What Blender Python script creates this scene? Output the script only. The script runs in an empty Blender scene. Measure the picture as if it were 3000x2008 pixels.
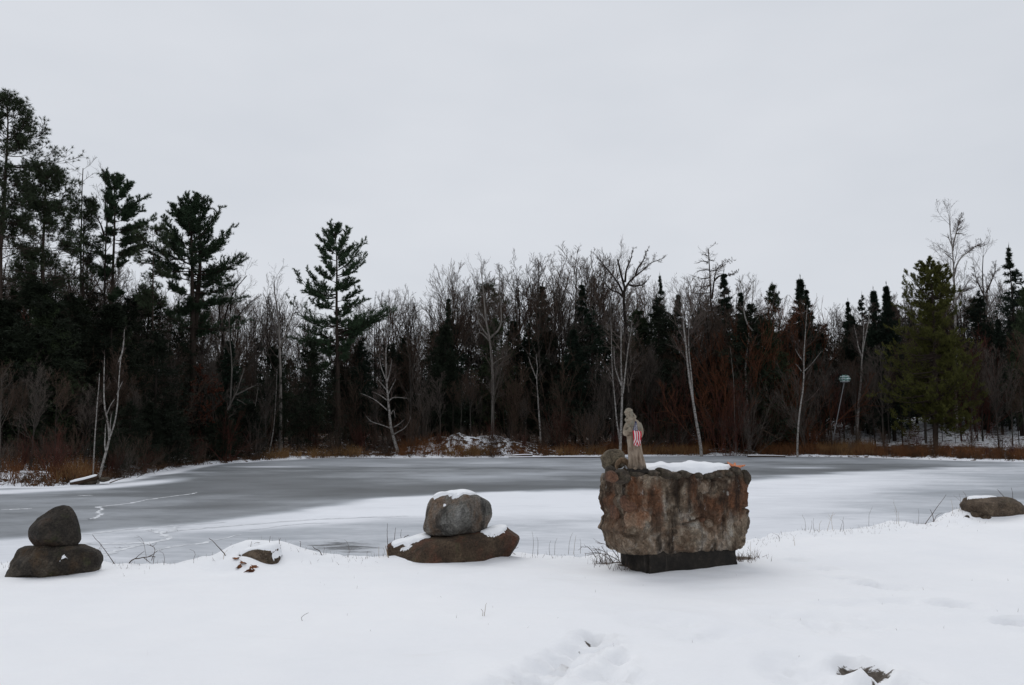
import bpy, bmesh, math, random
import numpy as np
from mathutils import Vector, Matrix
from mathutils.bvhtree import BVHTree

# ------------------------------------------------------------------ camera, sky, sun, exposure
SC = bpy.context.scene
COL = SC.collection
F = 2288.0                       # focal length in photo pixels (3000 wide)
PITCH = math.atan(246 / F)       # the lens looks slightly up
CZ = 2.2                         # eye height above the ice
cam_d = bpy.data.cameras.new("camera")
cam = bpy.data.objects.new("camera", cam_d)
COL.objects.link(cam)
cam_d.sensor_width = 36
cam_d.lens = 36 * F / 3000
cam_d.clip_end = 3000
cam.location = (0, 0, CZ)
cam.rotation_euler = (math.radians(90) + PITCH, 0, 0)
SC.camera = cam

SUN_EL, SUN_AZ = math.radians(58), math.radians(-25)
world = bpy.data.worlds.new("World")
SC.world = world
world.use_nodes = True
wn, wl = world.node_tree.nodes, world.node_tree.links
bg = wn["Background"]
sky = wn.new("ShaderNodeTexSky")
sky.sky_type = 'NISHITA'
sky.sun_disc = False
sky.sun_elevation = SUN_EL
sky.sun_rotation = SUN_AZ
tc = wn.new("ShaderNodeTexCoord")
mp = wn.new("ShaderNodeMapping")
mp.inputs["Scale"].default_value = (1.0, 1.0, 2.6)
cn = wn.new("ShaderNodeTexNoise")
cn.inputs["Scale"].default_value = 2.3
cn.inputs["Detail"].default_value = 4
cn.inputs["Roughness"].default_value = 0.5
cr = wn.new("ShaderNodeValToRGB")
cr.color_ramp.elements[0].position = 0.3
cr.color_ramp.elements[0].color = (6.45, 6.75, 7.25, 1)
cr.color_ramp.elements[1].position = 0.72
cr.color_ramp.elements[1].color = (7.3, 7.52, 7.95, 1)
mix = wn.new("ShaderNodeMix")
mix.data_type = 'RGBA'
mix.inputs[0].default_value = 0.95          # closed cloud cover over the clear sky
wl.new(tc.outputs["Generated"], mp.inputs["Vector"])
wl.new(mp.outputs["Vector"], cn.inputs["Vector"])
wl.new(cn.outputs["Fac"], cr.inputs["Fac"])
wl.new(sky.outputs["Color"], mix.inputs[6])
wl.new(cr.outputs["Color"], mix.inputs[7])
wl.new(mix.outputs[2], bg.inputs["Color"])
bg.inputs["Strength"].default_value = 0.1

sun_d = bpy.data.lights.new("sun", 'SUN')
sun_d.energy = 0.7
sun_d.angle = math.radians(40)
sun_d.color = (1.0, 0.97, 0.93)
sun = bpy.data.objects.new("sun", sun_d)
COL.objects.link(sun)
sdir = Vector((math.sin(SUN_AZ) * math.cos(SUN_EL), math.cos(SUN_AZ) * math.cos(SUN_EL), math.sin(SUN_EL)))
sun.rotation_euler = sdir.to_track_quat('Z', 'Y').to_euler()

SC.view_settings.view_transform = 'Standard'
SC.view_settings.look = 'None'
SC.view_settings.exposure = 0.0
SC.view_settings.gamma = 1.0
SC.view_settings.use_curve_mapping = False
SC.cycles.max_bounces = 5
SC.cycles.diffuse_bounces = 3
SC.cycles.glossy_bounces = 2

# ------------------------------------------------------------------ helpers
def at(px, py, Y):
    "world point seen at photo pixel (px, py) at ground distance Y"
    u, v = (px - 1500) / F, (1004 - py) / F
    c, s = math.cos(PITCH), math.sin(PITCH)
    d = (u, c - v * s, s + v * c)
    t = Y / d[1]
    return np.array((d[0] * t, Y, CZ + d[2] * t))

def on(px, py, z=0.0):
    "world point where the sight line of a pixel meets height z"
    u, v = (px - 1500) / F, (1004 - py) / F
    c, s = math.cos(PITCH), math.sin(PITCH)
    d = (u, c - v * s, s + v * c)
    t = (z - CZ) / d[2]
    return np.array((d[0] * t, d[1] * t, z))

def to_px(X, Y, Z):
    c, s = math.cos(PITCH), math.sin(PITCH)
    dep = Y * c + (Z - CZ) * s
    up = -Y * s + (Z - CZ) * c
    return 1500 + F * X / dep, 1004 - F * up / dep

def _hash(i, j, k, seed):
    h = (i.astype(np.int64) * 374761393 + j.astype(np.int64) * 668265263 + k.astype(np.int64) * 2147483647 + seed * 974711) & 0xffffffff
    h = ((h ^ (h >> 13)) * 1274126177) & 0xffffffff
    h = (h ^ (h >> 16)) * 2246822519 & 0xffffffff
    h = h ^ (h >> 15)
    return (h & 0xffffff) / float(0x7fffff) - 1.0

def vnoise(P, seed=0):
    P = np.asarray(P, float)
    i = np.floor(P).astype(np.int64)
    f = P - i
    f = f * f * f * (f * (f * 6 - 15) + 10)
    out = 0
    for a in (0, 1):
        wa = f[..., 0] if a else 1 - f[..., 0]
        for b in (0, 1):
            wb = f[..., 1] if b else 1 - f[..., 1]
            for c in (0, 1):
                wc = f[..., 2] if c else 1 - f[..., 2]
                out = out + wa * wb * wc * _hash(i[..., 0] + a, i[..., 1] + b, i[..., 2] + c, seed)
    return out

def fbm(P, freq=1.0, octv=4, seed=0, gain=0.5):
    P = np.asarray(P, float)
    s, a = 0, 1.0
    for o in range(octv):
        s = s + a * vnoise(P * freq + o * 17.3, seed + o)
        freq *= 2.03
        a *= gain
    return s

def n2(x, y, freq, octv=3, seed=0):
    return fbm(np.stack([x, y, np.full_like(x, 0.37)], -1), freq, octv, seed)

def sstep(a, b, x):
    t = np.clip((x - a) / (b - a), 0, 1)
    return t * t * (3 - 2 * t)

def mesh(name, V, faces, mats=(), smooth=True, mi=None):
    "faces: list of (M,k) integer arrays"
    V = np.ascontiguousarray(V, dtype=np.float32).reshape(-1, 3)
    me = bpy.data.meshes.new(name)
    faces = [np.asarray(f, dtype=np.int32) for f in faces if len(f)]
    loops = np.concatenate([f.ravel() for f in faces])
    tot = np.concatenate([np.full(len(f), f.shape[1], np.int32) for f in faces])
    start = np.concatenate([[0], np.cumsum(tot)[:-1]]).astype(np.int32)
    me.vertices.add(len(V))
    me.vertices.foreach_set("co", V.ravel())
    me.loops.add(len(loops))
    me.loops.foreach_set("vertex_index", loops)
    me.polygons.add(len(tot))
    me.polygons.foreach_set("loop_start", start)
    me.polygons.foreach_set("loop_total", tot)
    if mi is not None:
        me.polygons.foreach_set("material_index", np.asarray(mi, np.int32))
    me.polygons.foreach_set("use_smooth", np.full(len(tot), smooth, bool))
    for m in mats:
        me.materials.append(m)
    me.update(calc_edges=True)
    return me

def obj(name, me, parent=None, loc=None, rotz=0.0, scale=None):
    o = bpy.data.objects.new(name, me)
    COL.objects.link(o)
    if parent is not None:
        o.parent = parent
    if loc is not None:
        o.location = [float(c) for c in loc]
    if rotz:
        o.rotation_euler = (0, 0, rotz)
    if scale is not None:
        o.scale = (scale,) * 3 if np.isscalar(scale) else scale
    return o

def tag(o, label, cat, group=None):
    o["label"] = label
    o["category"] = cat
    if group:
        o["group"] = group
    return o

def thing(name, label, cat, loc=(0, 0, 0), rotz=0.0, group=None, scale=None):
    return tag(obj(name, None, None, loc, rotz, scale), label, cat, group)

def kind(o, k):
    o["kind"] = k
    return o

def setattr_f(me, name, vals):
    a = me.attributes.new(name, 'FLOAT', 'POINT')
    a.data.foreach_set("value", np.asarray(vals, np.float32).ravel())

def grid_faces(nx, ny, wrap=False):
    i = np.arange(ny - 1)[:, None] * nx
    j = np.arange(nx - 1)[None, :]
    a = (i + j).ravel()
    q = np.stack([a, a + 1, a + nx + 1, a + nx], 1)
    if wrap:
        b = (np.arange(ny - 1) * nx)
        q = np.concatenate([q, np.stack([b + nx - 1, b, b + nx, b + 2 * nx - 1], 1)])
    return q

# ---- materials
def nodes(name):
    m = bpy.data.materials.new(name)
    m.use_nodes = True
    nt = m.node_tree
    return m, nt, nt.nodes["Principled BSDF"]

class NB:
    "tiny node-building helper"
    def __init__(s, name, rough=0.9, spec=0.3):
        s.m, s.nt, s.b = nodes(name)
        s.b.inputs["Roughness"].default_value = rough
        s.b.inputs["Specular IOR Level"].default_value = spec
        s.tc = s.nt.nodes.new("ShaderNodeTexCoord")
    def new(s, t): return s.nt.nodes.new(t)
    def link(s, a, b): s.nt.links.new(a, b)
    def noise(s, scale, detail=4, rough=0.55, stretch=(1, 1, 1), coord="Object", dist=0.0, off=(0, 0, 0)):
        mp = s.new("ShaderNodeMapping")
        mp.inputs["Scale"].default_value = stretch
        mp.inputs["Location"].default_value = off
        s.link(s.tc.outputs[coord], mp.inputs["Vector"])
        n = s.new("ShaderNodeTexNoise")
        n.inputs["Scale"].default_value = scale
        n.inputs["Detail"].default_value = detail
        n.inputs["Roughness"].default_value = rough
        n.inputs["Distortion"].default_value = dist
        s.link(mp.outputs["Vector"], n.inputs["Vector"])
        return n.outputs["Fac"]
    def vor(s, scale, stretch=(1, 1, 1), feature='F1', out="Distance"):
        mp = s.new("ShaderNodeMapping")
        mp.inputs["Scale"].default_value = stretch
        s.link(s.tc.outputs["Object"], mp.inputs["Vector"])
        n = s.new("ShaderNodeTexVoronoi")
        n.feature = feature
        n.inputs["Scale"].default_value = scale
        s.link(mp.outputs["Vector"], n.inputs["Vector"])
        return n.outputs[out]
    def ramp(s, fac, stops, interp='LINEAR'):
        r = s.new("ShaderNodeValToRGB")
        r.color_ramp.interpolation = interp
        e = r.color_ramp.elements
        while len(e) < len(stops):
            e.new(0.5)
        for el, (p, c) in zip(e, stops):
            el.position = p
            el.color = (c, c, c, 1) if np.isscalar(c) else (*c, 1)
        s.link(fac, r.inputs["Fac"])
        return r.outputs["Color"]
    def mix(s, fac, a, b, mode='MIX'):
        n = s.new("ShaderNodeMix")
        n.data_type = 'RGBA'
        n.blend_type = mode
        for inp, v in ((n.inputs[0], fac), (n.inputs[6], a), (n.inputs[7], b)):
            if hasattr(v, "node"):
                s.link(v, inp)
            elif np.isscalar(v):
                inp.default_value = v
            else:
                inp.default_value = (*v, 1)
        return n.outputs[2]
    def math(s, op, a, b=0.0, clamp=False):
        n = s.new("ShaderNodeMath")
        n.operation = op
        n.use_clamp = clamp
        for inp, v in ((n.inputs[0], a), (n.inputs[1], b)):
            if hasattr(v, "node"):
                s.link(v, inp)
            else:
                inp.default_value = v
        return n.outputs[0]
    def attr(s, name):
        n = s.new("ShaderNodeAttribute")
        n.attribute_name = name
        return n.outputs["Fac"]
    def sep(s, axis, coord="Object"):
        n = s.new("ShaderNodeSeparateXYZ")
        s.link(s.tc.outputs[coord], n.inputs[0])
        return n.outputs[axis]
    def rnd(s):
        return s.new("ShaderNodeObjectInfo").outputs["Random"]
    def color(s, c):
        if hasattr(c, "node"):
            s.link(c, s.b.inputs["Base Color"])
        else:
            s.b.inputs["Base Color"].default_value = (*c, 1)
    def bump(s, h, strength=0.5, dist=0.02, prev=None):
        n = s.new("ShaderNodeBump")
        n.inputs["Strength"].default_value = strength
        n.inputs["Distance"].default_value = dist
        s.link(h, n.inputs["Height"])
        s.link(n.outputs[0], s.b.inputs["Normal"])
        return n

def flat_mat(name, c, rough=0.85, spec=0.2, var=0.35, scale=3.0):
    "one colour with grain and a slightly different tone on every object"
    b = NB(name, rough, spec)
    n = b.noise(scale, 3)
    lo = tuple(x * (1 - var) for x in c)
    hi = tuple(x * (1 + var) for x in c)
    base = b.ramp(n, [(0.25, lo), (0.75, hi)])
    r = b.ramp(b.rnd(), [(0, 0.72), (1, 1.28)])
    b.color(b.mix(1.0, base, r, 'MULTIPLY'))
    return b.m

MAT = {}
def mats():
    # snow
    b = NB("snow", 0.65, 0.25)
    n = b.noise(1.1, 3)
    col = b.ramp(n, [(0.3, (0.83, 0.845, 0.87)), (0.7, (0.87, 0.88, 0.90))])
    b.color(col)
    b.bump(b.noise(30, 5, 0.6), 0.25, 0.012)
    MAT['snow'] = b.m
    # snowy lawn with bare spots (attribute 'bare')
    b = NB("lawn_snow", 0.7, 0.2)
    n = b.noise(0.9, 4)
    col = b.ramp(n, [(0.3, (0.83, 0.842, 0.868)), (0.7, (0.875, 0.882, 0.90))])
    thin = b.noise(2.2, 5, 0.6, (0.35, 1.5, 1))
    col = b.mix(b.ramp(thin, [(0.66, 0.0), (0.82, 0.16)]), col, (0.55, 0.53, 0.47))
    d = b.math('ADD', b.attr("bare"), b.math('MULTIPLY', b.math('SUBTRACT', b.noise(16, 4, 0.65, (0.7, 1.3, 1)), 0.5), 1.25))
    dirt = b.ramp(b.noise(30, 5), [(0.3, (0.045, 0.037, 0.03)), (0.7, (0.15, 0.125, 0.105))])
    b.color(b.mix(b.ramp(d, [(0.48, 0.0), (0.58, 1.0)]), col, dirt))
    b.bump(b.noise(14, 6, 0.62, (0.6, 1, 1)), 0.35, 0.02)
    MAT['lawn'] = b.m
    # forest floor: patchy snow over litter
    b = NB("forest_floor", 0.9, 0.1)
    lit = b.ramp(b.noise(6, 5, 0.7), [(0.3, (0.03, 0.02, 0.013)), (0.7, (0.11, 0.06, 0.032))])
    sn = b.math('ADD', b.attr("cover"), b.math('MULTIPLY', b.math('SUBTRACT', b.noise(2.3, 6, 0.75), 0.5), 2.6))
    b.color(b.mix(b.ramp(sn, [(0.47, 0.0), (0.53, 1.0)]), lit, (0.8, 0.82, 0.86)))
    b.bump(b.noise(5, 5, 0.7), 0.8, 0.1)
    MAT['floor'] = b.m
    # pond ice
    b = NB("pond_ice", 0.5, 0.22)
    a = b.attr("cover")
    n1 = b.math('MULTIPLY', b.math('SUBTRACT', b.noise(0.55, 7, 0.62, (0.6, 1.2, 1), dist=0.4), 0.5), 0.55)
    n2_ = b.math('MULTIPLY', b.math('SUBTRACT', b.noise(5.0, 5, 0.7, (0.35, 1.6, 1)), 0.5), 0.30)
    nb = b.math('MULTIPLY', b.math('SUBTRACT', b.noise(0.16, 4, 0.55, (0.3, 1.2, 1)), 0.5), 0.28)
    f = b.math('ADD', b.math('ADD', a, nb), b.math('ADD', n1, n2_))
    col = b.ramp(f, [(0.0, (0.10, 0.108, 0.115)), (0.22, (0.165, 0.178, 0.192)), (0.5, (0.38, 0.405, 0.44)), (0.72, (0.66, 0.68, 0.72)), (0.95, (0.8, 0.82, 0.86))])
    wet = b.math('ADD', b.attr("wet"), b.math('MULTIPLY', b.math('SUBTRACT', b.noise(3.2, 6, 0.75, (0.45, 1.5, 1)), 0.5), 2.2))
    col = b.mix(b.ramp(wet, [(0.5, 0.0), (0.9, 0.9)]), col, (0.05, 0.053, 0.055))
    b.color(col)
    b.link(b.ramp(f, [(0.2, 0.42), (0.7, 0.75)]), b.b.inputs["Roughness"])
    b.bump(b.noise(6, 5, 0.65, (0.5, 1.5, 1)), 0.15, 0.01)
    MAT['ice'] = b.m
    b = NB("crack_ice", 0.7, 0.2)
    b.color(b.ramp(b.noise(4, 4), [(0.35, (0.50, 0.52, 0.55)), (0.65, (0.78, 0.8, 0.83))]))
    MAT['crack'] = b.m
    # stones
    def stone(key, cols, rust=None, moss=0.0, scale=3.0, grain=45, streak=None, bump=0.9, spots=0.0, crack=0.6):
        b = NB(key, 0.85, 0.25)
        n = b.noise(scale, 6, 0.62, dist=0.6)
        k = len(cols) - 1
        c = b.ramp(n, [(0.28 + 0.44 * i / k, x) for i, x in enumerate(cols)])
        if rust:
            r = b.noise(scale * 0.8, 4, 0.6, (1, 1, 0.6), off=(3, 1, 7))
            c = b.mix(b.ramp(r, [(0.5, 0.0), (0.64, 0.85)]), c, rust)
        if streak:
            s_ = b.noise(5.5, 4, 0.6, (1, 1, 0.16), off=(9, 2, 1))
            c = b.mix(b.ramp(s_, [(0.5, 0.0), (0.64, 0.85)]), c, streak)
        if spots:
            v = b.vor(38)
            c = b.mix(b.ramp(v, [(0.12, spots), (0.2, 0.0)]), c, (0.42, 0.41, 0.38))
        if moss:
            mo = b.noise(4.5, 5, 0.7, off=(5, 5, 5))
            c = b.mix(b.ramp(mo, [(0.56, 0.0), (0.68, moss)]), c, (0.06, 0.07, 0.025))
        g = b.ramp(b.noise(grain, 4, 0.7), [(0.3, 0.45), (0.7, 1.55)])
        c = b.mix(1.0, c, g, 'MULTIPLY')
        b.color(c)
        h = b.math('ADD', b.noise(12, 7, 0.65), b.math('MULTIPLY', b.noise(55, 3, 0.6), 0.4))
        ed = b.math('ADD', b.vor(2.6, (1.3, 1, 0.7), 'DISTANCE_TO_EDGE'), b.math('MULTIPLY', b.noise(5, 5, .7), .3))
        c2 = b.mix(b.ramp(ed, [(0.115, crack), (0.15, 0.0)]), c, (0.012, 0.010, 0.008))
        b.color(c2)
        b.bump(h, bump, 0.045)
        MAT[key] = b.m
    stone('dark_boulder', [(0.014, 0.012, 0.010), (0.030, 0.025, 0.02), (0.06, 0.05, 0.04)], rust=(0.055, 0.035, 0.024), moss=0.3, scale=5, spots=0.0)
    stone('dark_rock', [(0.015, 0.012, 0.010), (0.04, 0.033, 0.026), (0.12, 0.10, 0.075)], rust=(0.07, 0.045, 0.026), moss=0.3, scale=4.5)
    stone('grey_boulder', [(0.05, 0.046, 0.04), (0.17, 0.165, 0.15), (0.27, 0.265, 0.25)], rust=(0.15, 0.095, 0.06), streak=(0.035, 0.032, 0.028), scale=3.2)
    stone('brown_slab', [(0.022, 0.016, 0.011), (0.06, 0.040, 0.026), (0.11, 0.078, 0.05)], rust=(0.115, 0.050, 0.031), moss=0.3, scale=3.5)
    stone('brown_rock', [(0.035, 0.026, 0.018), (0.09, 0.065, 0.045), (0.16, 0.12, 0.085)], moss=0.3, scale=6, spots=0.25)
    stone('tan_rock', [(0.06, 0.048, 0.033), (0.125, 0.10, 0.068), (0.18, 0.145, 0.098)], moss=0.2, scale=5)
    stone('cobble_dark', [(0.022, 0.017, 0.013), (0.055, 0.043, 0.032), (0.115, 0.09, 0.066)], moss=0.4, scale=9)
    stone('cobble_tan', [(0.09, 0.055, 0.032), (0.17, 0.115, 0.07), (0.24, 0.175, 0.115)], scale=9)
    stone('cobble_pale', [(0.15, 0.09, 0.055), (0.25, 0.17, 0.115), (0.33, 0.25, 0.18)], rust=(0.17, 0.08, 0.042), scale=7, spots=0.3)
    stone('cobble_rust', [(0.06, 0.03, 0.02), (0.13, 0.065, 0.04), (0.19, 0.11, 0.07)], streak=(0.05, 0.03, 0.02), scale=7)
    stone('shell_orange', [(0.42, 0.13, 0.06), (0.52, 0.19, 0.09), (0.58, 0.25, 0.14)], scale=12, bump=0.3)
    # rubble concrete with water stains
    b = NB("rubble_concrete", 0.9, 0.2)
    c = b.ramp(b.noise(3.4, 7, 0.68, dist=0.8), [(0.32, (0.06, 0.042, 0.028)), (0.43, (0.19, 0.14, 0.097)), (0.54, (0.31, 0.25, 0.185)), (0.66, (0.47, 0.43, 0.37))])
    z = b.sep("Z")
    hi = b.ramp(z, [(0.42, 0.0), (0.70, 1.0)])            # the upper courses are iron stained
    rs = b.math('MULTIPLY', b.ramp(b.noise(2.4, 5, 0.6, (1, 1, 0.55), off=(2, 8, 3), dist=0.5), [(0.44, 0.0), (0.56, 0.9)]), b.math('ADD', b.math('MULTIPLY', hi, 0.75), 0.25))
    c = b.mix(rs, c, (0.15, 0.06, 0.027))
    dk = b.math('MULTIPLY', b.ramp(b.noise(3.0, 5, 0.65, (1, 1, 0.45), off=(7, 3, 1), dist=0.4), [(0.46, 0.0), (0.60, 0.92)]), b.math('ADD', b.math('MULTIPLY', hi, 0.8), 0.2))
    c = b.mix(dk, c, (0.038, 0.022, 0.014))
    st = b.noise(7.5, 4, 0.6, (1, 1, 0.09), off=(4, 4, 2))
    c = b.mix(b.ramp(st, [(0.55, 0.0), (0.66, 0.88)]), c, (0.028, 0.02, 0.014))
    wh = b.noise(9, 5, 0.7, (1, 1, 0.6), off=(1, 5, 2))
    c = b.mix(b.ramp(wh, [(0.62, 0.0), (0.70, 0.55)]), c, (0.5, 0.47, 0.43))
    ag = b.ramp(b.vor(22, (1, 1, 0.8), out="Color"), [(0.2, 0.55), (0.8, 1.5)])
    c = b.mix(0.55, c, b.mix(1.0, c, ag, 'MULTIPLY'))
    g = b.ramp(b.noise(48, 6, 0.8), [(0.3, 0.5), (0.5, 1.0), (0.7, 1.5)])
    c = b.mix(1.0, c, g, 'MULTIPLY')
    ed = b.math('ADD', b.vor(7, (1, 1, 0.8), 'DISTANCE_TO_EDGE'), b.math('MULTIPLY', b.noise(9, 4, .7), .16))
    c = b.mix(b.ramp(ed, [(0.07, 0.5), (0.10, 0.0)]), c, (0.02, 0.014, 0.01))
    b.color(c)
    h = b.math('ADD', b.noise(18, 8, 0.78), b.math('MULTIPLY', b.vor(26), 0.5))
    b.bump(h, 1.0, 0.06)
    MAT['rubble'] = b.m
    b = NB("dark_plinth", 0.85, 0.25)
    c = b.ramp(b.noise(7, 6, 0.7), [(0.3, (0.010, 0.009, 0.008)), (0.55, (0.026, 0.022, 0.018)), (0.75, (0.075, 0.06, 0.046))])
    c = b.mix(b.ramp(b.noise(9, 4, 0.6, (1, 1, 0.12), off=(2, 2, 2)), [(0.6, 0.0), (0.68, 0.6)]), c, (0.11, 0.095, 0.078))
    b.color(c)
    b.bump(b.noise(25, 6, 0.7), 0.9, 0.03)
    MAT['plinth'] = b.m
    # weathered cast stone statue
    b = NB("cast_stone", 0.85, 0.2)
    c = b.ramp(b.noise(10, 5, 0.65), [(0.3, (0.17, 0.125, 0.09)), (0.55, (0.29, 0.23, 0.175)), (0.75, (0.39, 0.33, 0.265))])
    gr = b.math('MULTIPLY', b.ramp(b.sep("Z"), [(0.38, 0.0), (0.5, 1.0)]), b.ramp(b.noise(14, 5, 0.7, off=(3, 3, 3)), [(0.36, 0.1), (0.6, 1.0)]))
    c = b.mix(gr, c, (0.20, 0.185, 0.145))
    lo = b.math('MULTIPLY', b.ramp(b.sep("Z"), [(0.02, 1.0), (0.12, 0.0)]), b.ramp(b.noise(18, 4), [(0.42, 0.0), (0.58, 0.8)]))
    c = b.mix(lo, c, (0.055, 0.045, 0.037))
    stn = b.noise(22, 3, 0.6, (1, 1, 0.15))
    c = b.mix(b.ramp(stn, [(0.55, 0.0), (0.68, 0.6)]), c, (0.11, 0.075, 0.05))
    b.color(c)
    b.bump(b.noise(70, 5, 0.7), 0.35, 0.006)
    MAT['statue'] = b.m
    MAT['flag_red'] = flat_mat("flag_red", (0.55, 0.022, 0.045), 0.6, 0.2, 0.1, 30)
    MAT['flag_white'] = flat_mat("flag_white", (0.74, 0.70, 0.70), 0.6, 0.2, 0.06, 30)
    MAT['flag_navy'] = flat_mat("flag_navy", (0.018, 0.025, 0.075), 0.6, 0.2, 0.1, 30)
    # plants
    def bark(key, c, dark=0.5):
        b = NB(key, 0.95, 0.1)
        n = b.noise(5, 5, 0.7, (1, 1, 0.25))
        base = b.ramp(n, [(0.3, tuple(x * dark for x in c)), (0.7, tuple(x * 1.3 for x in c))])
        b.color(b.mix(1.0, base, b.ramp(b.rnd(), [(0, 0.75), (1, 1.25)]), 'MULTIPLY'))
        MAT[key] = b.m
    bark('bark_grey', (0.075, 0.066, 0.058))
    bark('bark_dark', (0.032, 0.026, 0.022))
    bark('bark_pine', (0.050, 0.038, 0.031))
    bark('twig_grey', (0.105, 0.087, 0.075))
    bark('twig_brown', (0.083, 0.056, 0.042))
    bark('twig_rust', (0.130, 0.052, 0.028))
    bark('twig_red', (0.085, 0.034, 0.026))
    bark('twig_birch', (0.11, 0.085, 0.075))
    bark('log', (0.06, 0.04, 0.028))
    b = NB("bark_birch", 0.75, 0.2)
    n = b.noise(3.0, 5, 0.7, (2.2, 2.2, 3.0))
    c = b.ramp(n, [(0.34, (0.035, 0.03, 0.027)), (0.46, (0.20, 0.185, 0.17)), (0.62, (0.36, 0.34, 0.32))])
    b.color(c)
    MAT['bark_birch'] = b.m
    bark('bark_birch_grey', (0.17, 0.155, 0.14))
    for k_, c_ in dict(needle_white=(0.042, 0.068, 0.037), needle_red=(0.046, 0.062, 0.034), needle_spruce=(0.020, 0.032, 0.021),
                       needle_olive=(0.078, 0.080, 0.020), needle_cedar=(0.015, 0.021, 0.012), needle_fresh=(0.030, 0.042, 0.020), leaf_rust=(0.095, 0.034, 0.02)).items():
        MAT[k_] = flat_mat(k_, c_, 0.75, 0.15, 0.45, 1.2)
    MAT['grass_tan'] = flat_mat("grass_tan", (0.27, 0.155, 0.07), 0.9, 0.1, 0.5, 1.0)
    MAT['grass_rust'] = flat_mat("grass_rust", (0.19, 0.085, 0.038), 0.9, 0.1, 0.5, 0.8)
    MAT['grass_brown'] = flat_mat("grass_brown", (0.085, 0.05, 0.03), 0.9, 0.1, 0.5, 0.8)
    MAT['straw'] = flat_mat("straw", (0.30, 0.22, 0.13), 0.9, 0.1, 0.3, 6)
    MAT['stalk'] = flat_mat("stalk", (0.09, 0.065, 0.05), 0.9, 0.1, 0.4, 6)
    MAT['deadleaf'] = flat_mat("deadleaf", (0.16, 0.065, 0.03), 0.9, 0.1, 0.5, 12)
    MAT['teal'] = flat_mat("teal_metal", (0.10, 0.24, 0.20), 0.45, 0.5, 0.3, 8)
    MAT['pale_metal'] = flat_mat("pale_metal", (0.62, 0.70, 0.70), 0.4, 0.5, 0.15, 8)
    MAT['grey_metal'] = flat_mat("grey_metal", (0.14, 0.14, 0.145), 0.5, 0.5, 0.2, 8)
mats()

# ------------------------------------------------------------------ terrain
SHORE_PX = [(-900, 1500), (-300, 1440), (0, 1428), (150, 1427), (285, 1416), (420, 1392), (560, 1366), (700, 1355), (850, 1346), (1000, 1341), (1200, 1341),
            (1500, 1340), (1800, 1338), (2100, 1335), (2400, 1338), (2560, 1341), (2700, 1345), (2850, 1350), (3000, 1353), (3300, 1362), (3900, 1400)]
SHORE = np.array([on(*p)[:2] for p in SHORE_PX])
def _dense(P, n=4):
    Q = np.vstack([2 * P[0] - P[1], P, 2 * P[-1] - P[-2]])
    out = []
    for i in range(1, len(Q) - 2):
        for t in np.linspace(0, 1, n, endpoint=False):
            a, b, c, d = Q[i - 1], Q[i], Q[i + 1], Q[i + 2]
            out.append(0.5 * (2 * b + (c - a) * t + (2 * a - 5 * b + 4 * c - d) * t * t + (3 * b - a - 3 * c + d) * t ** 3))
    return np.array(out + [P[-1]])
SHORE_D = _dense(SHORE)
def shore_d(x, y):
    "signed distance to the far shore line, positive on land"
    x = np.asarray(x, float); y = np.asarray(y, float)
    best = np.full(np.broadcast(x, y).shape, 1e9); sg = np.ones_like(best)
    for a, b in zip(SHORE_D[:-1], SHORE_D[1:]):
        e = b - a
        t = np.clip(((x - a[0]) * e[0] + (y - a[1]) * e[1]) / (e @ e), 0, 1)
        dx, dy = x - a[0] - t * e[0], y - a[1] - t * e[1]
        q = dx * dx + dy * dy
        m = q < best
        best = np.where(m, q, best)
        sg = np.where(m, np.sign(e[0] * dy - e[1] * dx), sg)
    return np.sqrt(best) * np.where(sg == 0, 1, sg)
def shore_px(px):
    "distance of the far shore along a picture column"
    py = np.interp(px, [p[0] for p in SHORE_PX], [p[1] for p in SHORE_PX])
    v = (1004 - py) / F
    c, s_ = math.cos(PITCH), math.sin(PITCH)
    return (c - v * s_) * (0 - CZ) / (s_ + v * c)

def hF(x, y):
    "height of the wooded land beyond the pond"
    x = np.asarray(x, float); y = np.asarray(y, float)
    d = shore_d(x, y) + 0.4 * n2(x, y, 0.35, 3, 5)
    z = -0.35 + 0.45 * sstep(-0.7, 0.3, d) + 0.28 * sstep(0.2, 2.5, d)
    right = sstep(14, 24, x)
    z = z + (0.35 + 0.5 * right) * sstep(2, 14, d) + (0.5 + 1.3 * right) * sstep(10, 28, d) + 0.8 * sstep(26, 80, d)
    m = np.exp(-(((x + 3.2) / 4.8) ** 2) ** 1.5) * sstep(0.2, 2.6, d) * (1 - sstep(5, 12, d))
    z = z + (0.85 + 0.35 * n2(x, y, 0.5, 3, 15)) * m
    z = z + (0.12 * n2(x, y, 0.45, 4, 9)) * sstep(0, 1.5, d)
    return z

EDGE_PX = [(-600, 1668), (0, 1652), (460, 1650), (700, 1642), (1000, 1638), (1250, 1630), (1500, 1622), (1750, 1618), (2000, 1607), (2200, 1592), (2300, 1561),
           (2500, 1549), (2700, 1533), (2850, 1512), (3000, 1500), (3400, 1470)]
EDGE = np.array([on(px, py, 0.45)[:2] for px, py in EDGE_PX])
EDGE = EDGE[np.argsort(EDGE[:, 0])]
def edgeY(x):
    return np.interp(x, EDGE[:, 0], EDGE[:, 1])

def gp(px, py, z=0.53):
    return on(px, py, z)
MOUNDS = []      # x, y, rx, ry, height
DENTS = []       # x, y, rx, ry, angle, depth
BARE = []        # x, y, rx, ry, angle, amount
def mound(px, py, rx, ry, h, z=0.5):
    p = gp(px, py, z); MOUNDS.append((p[0], p[1], rx, ry, h))
def dent(px, py, rx, ry, ang, h, z=0.55):
    p = gp(px, py, z); DENTS.append((p[0], p[1], rx, ry * 1.8, math.radians(ang), h * 1.9))
def bare(px, py, rx, ry, ang, a, z=0.55):
    p = gp(px, py, z); BARE.append((p[0], p[1], rx, max(ry * 2.6, .05), math.radians(ang), a))
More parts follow.
